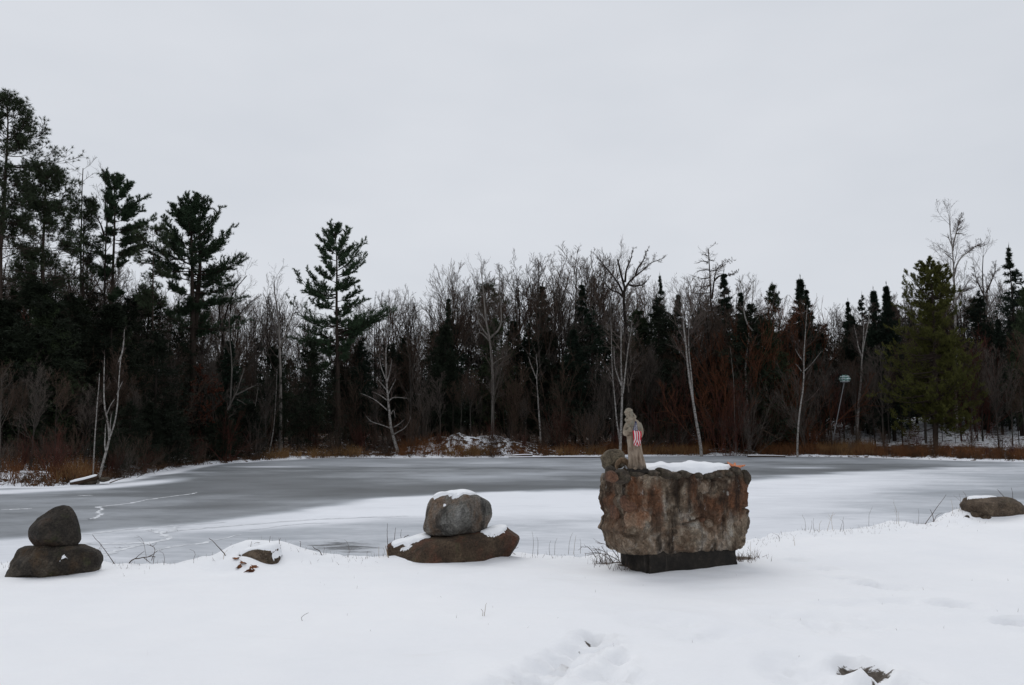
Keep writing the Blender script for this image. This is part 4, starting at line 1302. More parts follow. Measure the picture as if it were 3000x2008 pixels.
def shrub_proto(seed, H=3.0, stems=16, spread=0.55, m2=6, m3=4, mat='twig_brown', r=0.022, up=0.10, fine=False, tipr=1.0):
    rng = np.random.default_rng(seed)
    n = 7
    az = rng.random(stems) * 2 * math.pi
    el = math.pi / 2 - np.abs(rng.standard_normal(stems)) * spread
    d = np.stack([np.cos(az) * np.cos(el), np.sin(az) * np.cos(el), np.sin(el)], 1)
    ln = H * (0.6 + 0.5 * rng.random(stems))
    P = np.empty((stems, n, 3)); P[:, 0] = rng.standard_normal((stems, 3)) * np.array((.18, .18, 0)) * H / 3
    P[:, 0, 2] = -0.1
    for j in range(1, n):
        d = nrm(d + 0.09 * rng.standard_normal(d.shape) + 0.02 * UP)
        P[:, j] = P[:, j - 1] + d * (ln / (n - 1))[:, None]
    R = np.linspace(r, 0.006, n)[None].repeat(stems, 0)
    a, ra, _ = spawn(rng, P, R, m2, 0.25, 1.0, 32, 0.36, 4, up, 0.12, 0.7, 0.005, 0.4)
    b_, rb, _ = spawn(rng, a, ra, m3, 0.2, 1.0, 32, 0.5, 3, up, 0.12, 0.75, 0.0042, 0.4)
    bg_, tb_ = Bag(), Bag()
    bg_.tube(P, R, 4); tb_.tube(a, ra, 3); tb_.tube(b_, rb, 3)
    if fine:
        c_, rc, _ = spawn(rng, b_, rb, 2, 0.2, 1.0, 30, 0.6, 2, up, 0.12, 0.8, 0.0025, 0.3)
        tb_.tube(c_, rc, 3)
    return [("stems", bg_.mesh("stems", [MAT[mat]])), ("twigs", tb_.mesh("twigs", [MAT[mat]]))]

# ---- trees drawn from their own shapes
def poly_world(pts, Y, ground=False):
    return np.array([at(px, py, Y) for px, py in pts])
def refine(P, n):
    s = np.concatenate([[0], np.cumsum(np.linalg.norm(np.diff(P, axis=0), axis=1))])
    Q = smooth_line(P, 6) if len(P) > 2 else P
    s = np.concatenate([[0], np.cumsum(np.linalg.norm(np.diff(Q, axis=0), axis=1))])
    t = np.linspace(0, s[-1], n)
    return np.stack([np.interp(t, s, Q[:, k]) for k in range(3)], 1)

def drawn_bare(name, label, Y, stems, branches=(), r=0.08, bark='bark_birch', twig='twig_birch', seed=0, m1=8, m2=5, m3=3, tw=0.16, rtip=0.012, t0=0.35, cat="birch tree", ang=38, trop=0.10, droop=0.0, m4=0, stem_r=0.55):
    """a leafless tree: stems and main branches follow the given lines (photo pixels at distance Y, branches bowed a little in depth)"""
    rng = np.random.default_rng(seed)
    if bark == 'bark_birch':
        r *= 0.8
    S = [poly_world(s_, Y) for s_ in stems]
    g = float(hF(S[0][0, 0], Y)) if S[0][0, 2] < 2.4 else None
    base = S[0][0].copy()
    if g is not None:
        base[2] = min(base[2], g) - 0.05
        S[0] = np.vstack([base, S[0][1:]]) if S[0][0, 2] - base[2] < 0.4 else np.vstack([base, S[0]])
    else:
        base[2] = float(hF(base[0], Y)) - 0.05
        S[0] = np.vstack([base, S[0]])
    n = 14
    P = np.stack([refine(s_, n) for s_ in S])
    wob = rng.standard_normal((len(S), 1)) * 0.05
    P[:, :, 1] += wob * np.linspace(0, 1, n)[None] * np.linalg.norm(P[:, -1] - P[:, 0], axis=1)[:, None]
    R = np.empty((len(S), n))
    R[0] = np.linspace(r, max(rtip, r * 0.22), n)
    for i in range(1, len(S)):
        R[i] = np.linspace(r * stem_r, rtip, n)
    tr, cr = Bag(), Bag()
    tr.tube(P - base, R, 8)
    allP, allR = P, R
    if len(branches):
        Bp = np.stack([refine(poly_world(b_, Y), 8) for b_ in branches])
        k_ = rng.uniform(-0.35, 0.35, len(Bp))
        Bp[:, :, 1] += k_[:, None] * np.linspace(0, 1, 8)[None] * np.linalg.norm(Bp[:, -1] - Bp[:, 0], axis=1)[:, None]
        Br = np.linspace(r * 0.38, 0.010, 8)[None].repeat(len(Bp), 0)
        tr.tube(Bp - base, Br, 5)
        c1, q1, _ = spawn(rng, Bp, Br, 6, 0.25, 1.0, 36, 0.3, 4, trop * 0.6 + droop, 0.12, 0.6, 0.006, 0.4)
        c2, q2, _ = spawn(rng, c1, q1, 4, 0.25, 1.0, 34, 0.5, 2, trop * 0.5 + droop, 0.12, 0.7, 0.0045, 0.3)
        cr.tube(c1 - base, q1, 3); cr.tube(c2 - base, q2, 3)
    a, ra, _ = spawn(rng, P, R, m1, t0, 1.0, ang, tw, 5, trop, 0.12, 0.4, 0.008, 0.5)
    b_, rb, _ = spawn(rng, a, ra, m2, 0.2, 1.0, 36, 0.45, 4, trop * 0.7 + droop, 0.12, 0.65, 0.0055, 0.4)
    c_, rc, _ = spawn(rng, b_, rb, m3, 0.2, 1.0, 34, 0.5, 3 if m4 else 2, trop * 0.6 + droop, 0.12, 0.7, 0.0045, 0.3)
    cr.tube(a - base, ra, 4); cr.tube(b_ - base, rb, 3); cr.tube(c_ - base, rc, 3)
    if m4:
        e_, re, _ = spawn(rng, c_, rc, m4, 0.2, 1.0, 34, 0.55, 2, trop * 0.5 + droop, 0.12, 0.75, 0.004, 0.3)
        cr.tube(e_ - base, re, 3)
    return tree_obj(name, label, cat, base, [("trunk", tr.mesh("trunk", [MAT[bark]])), ("crown", cr.mesh("crown", [MAT[twig]]))])

def drawn_pine(name, label, Y, trunk, tips, r=0.2, seed=0, style='white', fill=40, mat='needle_white', fill_t=(0.35, 0.97), second=None, dead=0, W=None):
    """trunk and bough lines follow the given pixels; as many more boughs reach towards and away from the viewer.
    tips: (attach row px, tip x, tip y [, bow])."""
    rng = np.random.default_rng(seed)
    S = poly_world(trunk, Y)
    base = S[0].copy(); base[2] = float(hF(base[0], Y)) - 0.1
    S = np.vstack([base, S[1:]])
    n = 18
    T = refine(S, n)[None]
    R = (np.linspace(1, 0.10, n)[None]) * r
    H = T[0, -1, 2] - base[2]
    tr, cr = Bag(), Bag()
    tr.tube(T - base, R, 8)
    trunks = [T]
    if second:
        T2 = refine(poly_world(second, Y + 0.5), n)[None]
        tr.tube(T2 - base, R * 0.75, 7)
    B, Lz, Ll = [], [], []
    for tp in tips:
        ay, tx, ty = tp[:3]
        za = at(tx, ay, Y)[2]
        a = np.array([np.interp(za, T[0, :, 2], T[0, :, 0]), Y + rng.uniform(-.05, .05), za])
        e = at(tx, ty, Y); e[1] += rng.uniform(-.5, .5)
        n_ = 8; s = np.linspace(0, 1, n_)[:, None]
        ln = np.linalg.norm(e - a)
        bow = (tp[3] if len(tp) > 3 else -0.10) * ln
        B.append(a + (e - a) * s + UP * (bow * np.sin(s * math.pi)) )
        for _ in range(1 if style == 'white' and ln > 1.2 else 0):           # neighbours in the same spray
            e2 = a + (e - a) * rng.uniform(.6, .95) + np.array((0, rng.normal(0, .12 * ln), rng.normal(0, .035 * ln)))
            B.append(a + (e2 - a) * s + UP * (bow * np.sin(s * math.pi)))
        Lz.append(za); Ll.append(ln)
    o_ = np.argsort(Lz); Lz = np.array(Lz)[o_]; Ll = np.array(Ll)[o_]
    for _ in range(fill):
        t = rng.uniform(*fill_t); z = base[2] + t * H
        ln = np.interp(z, Lz, Ll) * rng.uniform(0.45, 0.95)
        az = rng.choice([-1, 1]) * math.pi / 2 + rng.normal() * 0.55
        a = np.array([np.interp(z, T[0, :, 2], T[0, :, 0]), Y, z])
        rise = rng.uniform(0.0, 0.35) + 0.5 * sstep(0.75, 1.0, np.array(t))
        e = a + ln * np.array((math.cos(az), math.sin(az), rise))
        s = np.linspace(0, 1, 8)[:, None]
        B.append(a + (e - a) * s + UP * (-0.10 * ln * np.sin(s * math.pi)))
    B = np.array(B)
    bl = np.linalg.norm(B[:, -1] - B[:, 0], axis=1)
    Br = np.linspace(1, 0.12, 8)[None] * np.clip(bl * 0.016, 0.02, 0.09)[:, None]
    tr.tube(B - base, Br, 4)
    if style == 'white':
        s1, q1, _ = spawn(rng, B, Br, 16, 0.22, 1.0, 40, 0.24, 4, 0.05, 0.12, 0.6, 0.007, 0.55, flat=0.8, lmin=0.35)
        s2, q2, _ = spawn(rng, s1, q1, 5, 0.1, 1.0, 40, 0.36, 3, 0.22, 0.14, 0.7, 0.005, 0.4, flat=0.3, lvar=0.5)
        tr.tube(s1 - base, q1, 3)
        tufts(cr, rng, s2 - base, (0.15, 0.55, 0.95), 5, 0.165, 0.030, 0.6, 0.35)
        tufts(cr, rng, s1 - base, (0.3, 0.5, 0.75, 1.0), 5, 0.165, 0.028, 0.6, 0.35)
        tufts(cr, rng, B - base, (0.8, 0.9, 1.0), 10, 0.17, 0.022, 0.5, 0.3)
    elif style == 'red':
        s1, q1, _ = spawn(rng, B, Br, 9, 0.34, 1.0, 42, 0.28, 4, 0.10, 0.12, 0.6, 0.009, 0.35, lmin=0.34)
        s2, q2, _ = spawn(rng, s1, q1, 4, 0.3, 1.0, 38, 0.55, 2, 0.20, 0.12, 0.7, 0.008, 0.3, lvar=0.5, lmin=0.22)
        tr.tube(s1 - base, q1, 3); tr.tube(s2 - base, q2, 3)
        for tw_ in (s1, s2, B):
            tufts(cr, rng, tw_ - base, (1.0,), 20, 0.18, 0.022, 0.8, 0.35)
    elif style == 'young':
        s1, q1, _ = spawn(rng, B, Br, 9, 0.2, 1.0, 40, 0.32, 4, 0.22, 0.10, 0.6, 0.007, 0.4)
        s2, q2, _ = spawn(rng, s1, q1, 5, 0.3, 1.0, 34, 0.45, 3, 0.35, 0.10, 0.7, 0.006, 0.3)
        tr.tube(s1 - base, q1, 3)
        tufts(cr, rng, s2 - base, (0.2, 0.6, 0.98), 5, 0.15, 0.040, 0.65, 0.25)
        tufts(cr, rng, s1 - base, (0.5, 0.75, 1.0), 6, 0.15, 0.034, 0.65, 0.25)
    if dead:
        t = rng.uniform(0.22, 0.62, dead)
        z = base[2] + t * H
        az = rng.random(dead) * 2 * math.pi
        pos = np.stack([np.interp(z, T[0, :, 2], T[0, :, 0]), np.full(dead, Y), z], 1)
        P = np.empty((dead, 6, 3)); P[:, 0] = pos
        d = np.stack([np.cos(az), np.sin(az), 0.15 + 0 * az], 1)
        ln = rng.uniform(1.0, 3.2, dead) * H / 18
        for j in range(1, 6):
            d = nrm(d + 0.12 * rng.standard_normal(d.shape) + 0.01 * UP)
            P[:, j] = P[:, j - 1] + d * (ln / 5)[:, None]
        Rd = np.linspace(0.03, 0.008, 6)[None].repeat(dead, 0)
        x1, y1, _ = spawn(rng, P, Rd, 6, 0.25, 1, 40, 0.4, 4, 0.03, 0.15, 0.6, 0.006, 0.4)
        x2, y2, _ = spawn(rng, x1, y1, 4, 0.25, 1, 40, 0.5, 2, 0.03, 0.15, 0.6, 0.0045, 0.4)
        tr.tube(P - base, Rd, 4); tr.tube(x1 - base, y1, 3); tr.tube(x2 - base, y2, 3)
    return tree_obj(name, label, "pine tree", base, [("trunk", tr.mesh("trunk", [MAT['bark_pine']])), ("crown", cr.mesh("crown", [MAT[mat]], False))])

# ------------------------------------------------------------------ the trees one can tell apart
A1 = lambda L: [(700 + x * .4847, 620 + y * .4847) for x, y in L]
A7 = lambda L: [(x * .4657, 270 + y * .4657) for x, y in L]
A8 = lambda L: [(x * .3571, 900 + y * .3571) for x, y in L]
A2 = lambda L: [(1200 + x * .4464, 680 + y * .4464) for x, y in L]
A3 = lambda L: [(1750 + x * .4464, 680 + y * .4464) for x, y in L]
A4 = lambda L: [(2300 + x * .4975, 600 + y * .4975) for x, y in L]
def T1(L): return [(620 + a * .4847, 700 + x * .4847, 620 + y * .4847, *r_) for a, x, y, *r_ in L]
def T7(L): return [(270 + a * .4657, x * .4657, 270 + y * .4657, *r_) for a, x, y, *r_ in L]
def T4(L): return [(600 + a * .4975, 2300 + x * .4975, 600 + y * .4975, *r_) for a, x, y, *r_ in L]

drawn_pine("white_pine", "lone tall white pine with ragged upswept boughs left of the picture's centre", 61,
           A1([(600, 1470), (598, 1100), (595, 850), (590, 600), (592, 400), (588, 200), (572, 68)]),
           T1([(150, 555, 80), (160, 605, 90), (230, 660, 95), (200, 520, 120), (260, 483, 145), (300, 472, 215), (280, 680, 210), (300, 640, 170), (360, 768, 175), (390, 765, 260), (400, 755, 320), (380, 510, 280), (430, 470, 345),
               (460, 705, 420), (470, 405, 358, -.2), (520, 345, 378, -.22), (500, 395, 480, -.1), (545, 735, 472), (580, 765, 528), (600, 440, 545, 0), (690, 305, 532, -.2), (640, 660, 600), (700, 400, 640, 0), (725, 935, 590, -.1), (738, 925, 604, -.08), (715, 890, 588, -.1), (745, 870, 628, -.1), (705, 800, 610, -.08),
               (760, 850, 630), (830, 740, 690), (780, 380, 700, 0), (800, 302, 768, .05), (820, 390, 800, .05), (850, 500, 850), (860, 690, 800), (880, 640, 880), (900, 460, 960, 0)]),
           r=0.24, seed=101, style='white', fill=26, fill_t=(0.42, 0.97), dead=8)
drawn_pine("white_pine", "broad round topped white pine towering beside the left cluster of trees", 52,
           A7([(1215, 2300), (1215, 1700), (1210, 1300), (1208, 1000), (1200, 800), (1205, 665)]),
           T7([(760, 1240, 658), (770, 1290, 670), (790, 1180, 662), (860, 1310, 680), (840, 1145, 690), (880, 1110, 730), (900, 1075, 712), (940, 1380, 720), (950, 1365, 790), (980, 1030, 790), (1000, 1040, 850), (1010, 1455, 840, -.15),
               (1040, 1460, 900, -.1), (1050, 1000, 905, -.05), (1060, 1425, 960), (1090, 870, 960, .02), (1130, 1500, 1030), (1150, 1545, 1050, -.1), (1120, 940, 1060, 0), (1180, 1420, 1110), (1190, 980, 1140, 0), (1230, 1400, 1160), (1260, 1460, 1200),
               (1300, 1530, 1285), (1330, 1420, 1330), (1290, 1060, 1220, 0), (1400, 1060, 1380, 0), (1480, 1560, 1450), (1500, 1330, 1490), (860, 1250, 720), (920, 1200, 760), (1000, 1320, 880)]),
           r=0.30, seed=102, style='white', fill=48, fill_t=(0.46, 0.97), second=A7([(1222, 1500), (1255, 1150), (1258, 950), (1262, 760)]), dead=14)
drawn_pine("white_pine", "one sided white pine with boughs reaching right, among the left cluster", 50,
           A7([(690, 2350), (695, 1800), (705, 1300), (715, 1000), (722, 800), (718, 640), (720, 530)]),
           T7([(590, 675, 525), (600, 705, 530), (610, 770, 545), (640, 745, 530), (680, 825, 585, -.05), (700, 790, 640), (720, 670, 570), (760, 912, 660, -.1), (790, 850, 720), (820, 905, 750, -.05), (850, 690, 780), (860, 985, 798, -.12), (880, 900, 830),
               (900, 680, 870), (930, 885, 895), (950, 850, 930), (960, 670, 930), (1010, 870, 980), (1040, 820, 1010), (1060, 640, 1020), (1100, 790, 1080), (1150, 660, 1120)]),
           r=0.2, seed=103, style='white', fill=16, fill_t=(0.52, 0.97), dead=16)
drawn_pine("red_pine", "tallest pine with tufted needle clumps at the left edge of the picture", 41,
           A7([(-20, 2600), (-10, 1800), (0, 1000), (20, 800), (35, 500), (45, 350), (50, 200), (45, 60)]),
           T7([(150, 15, 55), (160, 85, 65), (180, 120, 80), (200, 135, 100), (240, -40, 80), (290, 195, 160), (300, 120, 190), (330, 190, 215), (360, 295, 240), (360, 250, 260), (400, 270, 370), (330, -60, 190), (420, -90, 300), (400, 150, 330),
               (470, 410, 410, -.06), (460, 330, 380), (500, 250, 470), (520, 200, 520), (520, -110, 430), (600, -120, 540), (590, 150, 560), (700, 160, 680), (760, -100, 700), (820, 170, 800)]),
           r=0.24, seed=104, style='red', mat='needle_red', fill=44, fill_t=(0.6, 0.98), dead=26)
drawn_pine("red_pine", "second tufted pine with bare lower branches beside the left edge pine", 44,
           A7([(262, 2500), (262, 1700), (268, 1200), (272, 950), (282, 750), (285, 600), (285, 485)]),
           T7([(560, 255, 500), (570, 320, 500), (600, 375, 530), (610, 230, 540), (640, 190, 575), (650, 400, 570), (680, 480, 590), (700, 455, 640), (720, 110, 600), (730, 160, 640), (760, 440, 690), (760, 60, 660), (800, 400, 750), (800, 90, 740),
               (850, 470, 790), (860, 420, 850), (870, 60, 800), (900, 120, 850), (930, 450, 900), (950, 60, 900), (1000, 490, 950), (1020, 90, 960), (880, 330, 800), (690, 340, 620)]),
           r=0.22, seed=105, style='red', mat='needle_red', fill=60, fill_t=(0.58, 0.98), dead=44)
drawn_pine("red_pine", "slim tufted pine between the second pine and the one sided pine", 47,
           A7([(520, 2400), (520, 1700), (522, 1200), (525, 900), (527, 700)]),
           T7([(740, 500, 710), (750, 560, 700), (780, 580, 760), (800, 460, 760), (830, 570, 800), (850, 440, 820), (870, 600, 850), (900, 560, 900), (920, 430, 890), (960, 600, 940), (1000, 450, 980)]),
           r=0.13, seed=106, style='red', mat='needle_red', fill=18, fill_t=(0.62, 0.98), dead=30)
drawn_pine("red_pine", "short tufted pine leaning against the left flank of the broad white pine", 49,
           A7([(960, 2350), (960, 1700), (962, 1200), (965, 1000), (960, 870)]),
           T7([(900, 930, 870), (910, 1000, 855), (940, 890, 930), (950, 1030, 900), (980, 860, 960), (990, 1040, 950), (1020, 880, 1000), (1040, 1020, 1010), (1080, 870, 1060)]),
           r=0.13, seed=107, style='red', mat='needle_red', fill=14, fill_t=(0.62, 0.98), dead=26)
drawn_pine("red_pine", "small dark tufted pine among bare crowns above the broad dark cedar's right", 74,
           A2([(540, 1300), (535, 900), (525, 600), (515, 350)]),
           [(680 + a * .4464, 1200 + x * .4464, 680 + y * .4464) for a, x, y in [(400, 490, 360), (410, 540, 350), (430, 470, 390), (450, 560, 400), (470, 450, 430), (480, 590, 430), (500, 635, 470), (520, 440, 480), (560, 600, 520), (600, 630, 580), (640, 600, 640)]],
           r=0.14, seed=108, style='red', mat='needle_red', fill=20, fill_t=(0.6, 0.98), dead=10)
drawn_pine("young_pine", "bushy olive green young pine with upright shoots by the right shore", 57.5,
           A4([(890, 1500), (890, 1100), (880, 800), (868, 550), (858, 330)]),
           T4([(400, 812, 340), (410, 870, 340), (430, 760, 378), (440, 795, 370), (450, 930, 350), (470, 955, 390), (520, 690, 460), (540, 735, 410), (560, 960, 450), (600, 990, 520), (620, 690, 520), (680, 680, 600), (700, 1010, 620),
               (780, 640, 720), (790, 1060, 740), (880, 610, 840), (890, 1110, 850), (980, 600, 950), (980, 1140, 970), (1060, 590, 1050), (1080, 1150, 1080), (1140, 610, 1140), (1170, 1120, 1180), (1230, 640, 1240), (1250, 1090, 1260), (1310, 660, 1320), (1330, 1060, 1340), (1100, 570, 1110), (1130, 1170, 1140), (900, 590, 880), (930, 1140, 920)]),
           r=0.17, seed=109, style='young', mat='needle_olive', fill=145, fill_t=(0.12, 0.97))

# birches and hardwoods with a shape of their own
drawn_bare("birch", "white birch forking low in two stems, leaning over the log at the left shore", 30.6,
           [A8([(795, 1442), (830, 1330), (870, 1180), (893, 1090), (880, 950), (850, 800), (845, 600), (848, 400)]), A8([(893, 1090), (930, 980), (955, 830), (965, 620), (975, 450), (1000, 250), (1003, 180)]), A8([(975, 450), (1005, 360), (1020, 250)]), A8([(868, 1180), (862, 1120), (875, 960)])],
           [A8([(905, 1050), (912, 950), (930, 870)]), A8([(960, 720), (985, 660), (1010, 610)]), A8([(875, 880), (900, 800), (925, 755)])], r=0.066, seed=1, m1=7, m2=3, m3=2, tw=0.10, t0=0.45)
drawn_bare("birch", "thin straight white birch stem just left of the low forking birch", 31.5,
           [A8([(765, 1330), (770, 1200), (778, 1050), (788, 900), (795, 780), (808, 640), (812, 540)])], r=0.036, seed=2, m1=6, m2=3, m3=2, tw=0.10)
drawn_bare("birch", "spreading white birch with long drooping limbs below the lone white pine", 57.5,
           [A1([(962, 1450), (940, 1390), (915, 1300), (905, 1210), (895, 1130), (885, 1020), (880, 930), (878, 850), (882, 750)])],
           [A1([(895, 1200), (840, 1150), (790, 1120), (740, 1100)]), A1([(893, 1140), (850, 1110), (800, 1088)]), A1([(915, 1310), (860, 1290), (800, 1270), (765, 1235)]), A1([(900, 1150), (940, 1125), (1020, 1130)]), A1([(940, 1345), (1000, 1310), (1030, 1270), (1038, 1235)]),
            A1([(900, 1110), (930, 1050), (950, 1010)]), A1([(890, 1050), (915, 970), (930, 900)]), A1([(885, 1010), (855, 930), (845, 860)]), A1([(925, 1310), (970, 1285), (1005, 1255)]), A1([(910, 1240), (935, 1200), (945, 1250)]), A1([(893, 1080), (860, 1040), (830, 1010)])],
           r=0.16, seed=3, m1=18, m2=5, m3=4, tw=0.20, t0=0.4)
drawn_bare("birch", "twin stemmed white birch leaning left, right of the statue", 58,
           [A3([(682, 1445), (668, 1350), (650, 1260), (635, 1170), (620, 1080), (605, 1000), (595, 930), (580, 800), (575, 740), (562, 640), (555, 560), (548, 450), (530, 380)]), A3([(628, 1110), (620, 980), (610, 880), (600, 780), (598, 650), (605, 580), (612, 520), (618, 420)])],
           [A3([(590, 760), (570, 700), (545, 640)]), A3([(600, 640), (590, 560), (575, 500)]), A3([(607, 560), (640, 480), (650, 420)])], r=0.15, seed=4, m1=16, m2=6, m3=4, tw=0.22, t0=0.55)
drawn_bare("birch", "slim white birch left of the two behind the statue's shoulder", 59,
           [A3([(150, 1400), (140, 1330), (125, 1230), (115, 1120), (105, 1020), (98, 940), (92, 840), (90, 740), (85, 600)])], [A3([(98, 950), (75, 900), (60, 880)]), A3([(110, 1000), (85, 960), (75, 925)])], r=0.09, seed=5, m1=10, m2=4, m3=3, tw=0.14)
drawn_bare("birch", "forking white birch rising straight behind the statue's head", 58.5,
           [A3([(150, 1420), (155, 1330), (160, 1200), (165, 1100), (165, 1000), (160, 900), (160, 800), (162, 700), (160, 560), (158, 470)]), A3([(168, 1060), (178, 980), (190, 880), (200, 800), (212, 720), (228, 650), (235, 560)]), A3([(158, 1010), (130, 940), (110, 860), (105, 760)])],
           r=0.14, seed=6, m1=12, m2=5, m3=3, tw=0.16)
drawn_bare("hardwood_tree", "tall bare hardwood with wide spreading crown directly above the statue", 60.5,
           [A3([(215, 1400), (212, 1180), (203, 950), (190, 700), (180, 550), (172, 420), (182, 330), (160, 290), (148, 250), (138, 215), (132, 180)]), A3([(176, 400), (200, 340), (250, 290), (300, 250), (350, 205), (400, 185), (445, 165)]), A3([(174, 420), (150, 360), (110, 300), (60, 240), (20, 190), (-30, 130)]),
            A3([(182, 330), (190, 250), (215, 190), (235, 110)]), A3([(172, 430), (140, 400), (90, 380), (40, 330)]), A3([(205, 345), (240, 355), (300, 345), (340, 300)]), A3([(250, 290), (265, 240), (300, 190), (330, 110)])],
           [A3([(190, 610), (230, 610), (260, 600), (275, 560)]), A3([(200, 890), (230, 860), (245, 845)]), A3([(210, 970), (240, 940), (270, 925)])], r=0.27, stem_r=0.34, bark='bark_dark', twig='twig_grey', seed=7, m1=13, m2=7, m3=5, tw=0.20, t0=0.25, cat="bare tree", m4=1, trop=0.14)
drawn_bare("birch", "short white birch forking into a narrow V in the dark wood", 60,
           [A2([(860, 1400), (858, 1330), (852, 1250), (845, 1150), (838, 1040), (832, 960), (838, 900), (828, 810)]), A2([(832, 965), (815, 920), (795, 870), (780, 820)])], r=0.10, seed=8, m1=10, m2=4, m3=3, tw=0.14)
drawn_bare("hardwood_tree", "grey barked bare tree with bent crown above the snowy mound", 63,
           [A2([(545, 1400), (545, 1200), (546, 1000), (543, 880), (537, 800), (525, 700), (505, 600), (495, 520), (490, 440), (480, 350), (470, 250)]), A2([(525, 700), (545, 680), (575, 655), (600, 600), (600, 500), (590, 400), (590, 250)]), A2([(528, 720), (500, 690), (460, 660), (440, 690), (432, 730)]), A2([(520, 690), (480, 640), (450, 580), (440, 480)])],
           [A2([(548, 870), (580, 840), (640, 810)]), A2([(500, 590), (460, 520), (420, 480)])], r=0.15, bark='bark_birch_grey', twig='twig_grey', seed=9, m1=12, m2=6, m3=4, tw=0.26, cat="bare tree", m4=1)
drawn_bare("birch", "tall slim birch with one side limb left of the teal ball on its pole", 57,
           [A4([(70, 1420), (75, 1280), (85, 1180), (97, 1090), (100, 1000), (98, 900), (100, 850), (104, 760), (108, 680), (112, 600)])], [A4([(103, 990), (150, 940), (200, 868)]), A4([(99, 915), (80, 880), (66, 848)]), A4([(96, 980), (70, 950), (55, 940)])], r=0.095, seed=10, m1=16, m2=5, m3=3, tw=0.16)
drawn_bare("birch", "white birch forking into an open V right of the teal ball", 63,
           [A4([(425, 1330), (430, 1230), (440, 1110), (450, 1010), (453, 900), (462, 840), (475, 770), (492, 690), (500, 620)]), A4([(453, 900), (435, 840), (425, 780), (412, 710)]), A4([(458, 850), (465, 760), (468, 670)])], r=0.15, seed=11, m1=14, m2=5, m3=3, tw=0.18)
drawn_bare("birch", "very tall pale birch towering above the olive pine at right", 66,
           [A4([(1010, 1350), (1008, 1000), (1002, 650), (996, 500), (995, 400), (990, 320), (985, 260), (978, 200), (970, 130), (965, 60)]), A4([(988, 270), (995, 220), (1010, 170), (1025, 120), (1045, 60)]), A4([(996, 420), (1010, 360), (1040, 310), (1080, 280), (1110, 250), (1175, 230)]), A4([(1005, 560), (1030, 530), (1070, 500), (1110, 490)])],
           [A4([(985, 250), (960, 200), (925, 180)]), A4([(990, 330), (955, 300), (925, 280)]), A4([(1010, 170), (1040, 170), (1070, 175)])], r=0.19, seed=12, m1=20, m2=7, m3=5, tw=0.20, t0=0.45, droop=-0.04, m4=1)
drawn_bare("birch", "pale crooked birch rising from the rust red brush right of centre", 62,
           [A3([(985, 900), (1000, 800), (1012, 720), (1022, 640), (1030, 590), (1035, 540), (1040, 470), (1050, 400), (1055, 300)]), A3([(1022, 650), (985, 610), (960, 540), (955, 470), (985, 380), (1010, 320)])], [A3([(1030, 600), (1060, 560), (1085, 520)])], r=0.15, seed=13, m1=14, m2=6, m3=4, tw=0.20)
drawn_bare("birch", "thin birch with broken pale stem amid the rust red brush", 61,
           [A3([(905, 1300), (900, 1000), (893, 900), (885, 820), (880, 760)])], r=0.06, seed=14, m1=8, m2=4, m3=2, tw=0.12, bark='bark_birch_grey')
drawn_bare("hardwood_tree", "crooked grey tree leaning right over the shore left of the lone white pine", 49,
           [A8([(1785, 1190), (1800, 1100), (1825, 1000), (1850, 920), (1885, 830), (1930, 745), (1965, 680), (1990, 600), (2025, 510)]), A8([(1940, 720), (2000, 690), (2060, 660), (2110, 640)]), A8([(1885, 830), (1890, 750), (1895, 650), (1900, 500), (1890, 350), (1875, 200), (1880, 60)])],
           [A8([(1945, 760), (1990, 780), (2020, 800)])], r=0.10, bark='bark_birch_grey', twig='twig_grey', seed=15, m1=12, m2=5, m3=3, tw=0.2, cat="bare tree")
drawn_bare("hardwood_tree", "straight grey trunked bare tree between the two large white pines", 56,
           [A1([(250, 1480), (252, 1300), (255, 1100), (255, 950), (250, 800), (248, 680), (240, 600), (225, 500), (220, 450)]), A1([(250, 780), (220, 700), (190, 600), (170, 520)]), A1([(252, 820), (280, 740), (310, 650), (335, 580)])], r=0.15, bark='bark_birch_grey', twig='twig_grey', seed=16, m1=12, m2=6, m3=5, tw=0.3, cat="bare tree", m4=1)
drawn_bare("birch", "slender pale birch leaning right beside the straight grey trunk", 55,
           [A1([(180, 1460), (195, 1390), (208, 1300), (215, 1180), (220, 1050), (222, 950)])], r=0.06, seed=17, m1=8, m2=4, m3=3, tw=0.16)
drawn_bare("birch", "slanting thin pale stem at the left end of the middle shore", 53,
           [A1([(48, 1425), (75, 1300), (100, 1180), (118, 1070)])], r=0.05, seed=18, m1=7, m2=3, m3=2, tw=0.14, bark='bark_birch_grey')
drawn_bare("larch", "leafless larch with feathery flat topped crown above the wood", 72,
           [A3([(745, 1300), (745, 800), (742, 500), (738, 400), (735, 300), (728, 200), (722, 115)]), A3([(752, 440), (760, 380), (768, 320), (780, 260), (810, 215), (850, 195), (895, 180)]), A3([(768, 320), (800, 290), (850, 285), (900, 270), (930, 255)])],
           [A3([(735, 300), (690, 310), (640, 300), (610, 290)]), A3([(732, 250), (690, 250), (640, 270)]), A3([(728, 200), (690, 190), (650, 205)]), A3([(738, 350), (690, 360), (630, 350)]), A3([(725, 160), (700, 145), (685, 150)]), A3([(728, 180), (760, 190), (770, 175)]), A3([(735, 260), (770, 250), (800, 245)]), A3([(740, 400), (700, 400), (650, 400)])],
           r=0.17, bark='bark_dark', twig='twig_brown', seed=19, m1=26, m2=7, m3=5, tw=0.12, t0=0.5, cat="larch tree", ang=70, trop=0.02, m4=1)
drawn_bare("larch", "thin pale bare larch spire between the left pines", 48,
           [A7([(520, 2300), (518, 1500), (522, 1000), (530, 750), (533, 600), (540, 490)])], r=0.11, bark='bark_grey', twig='twig_grey', seed=20, m1=34, m2=6, m3=5, tw=0.10, t0=0.4, cat="larch tree", ang=62, trop=0.06)
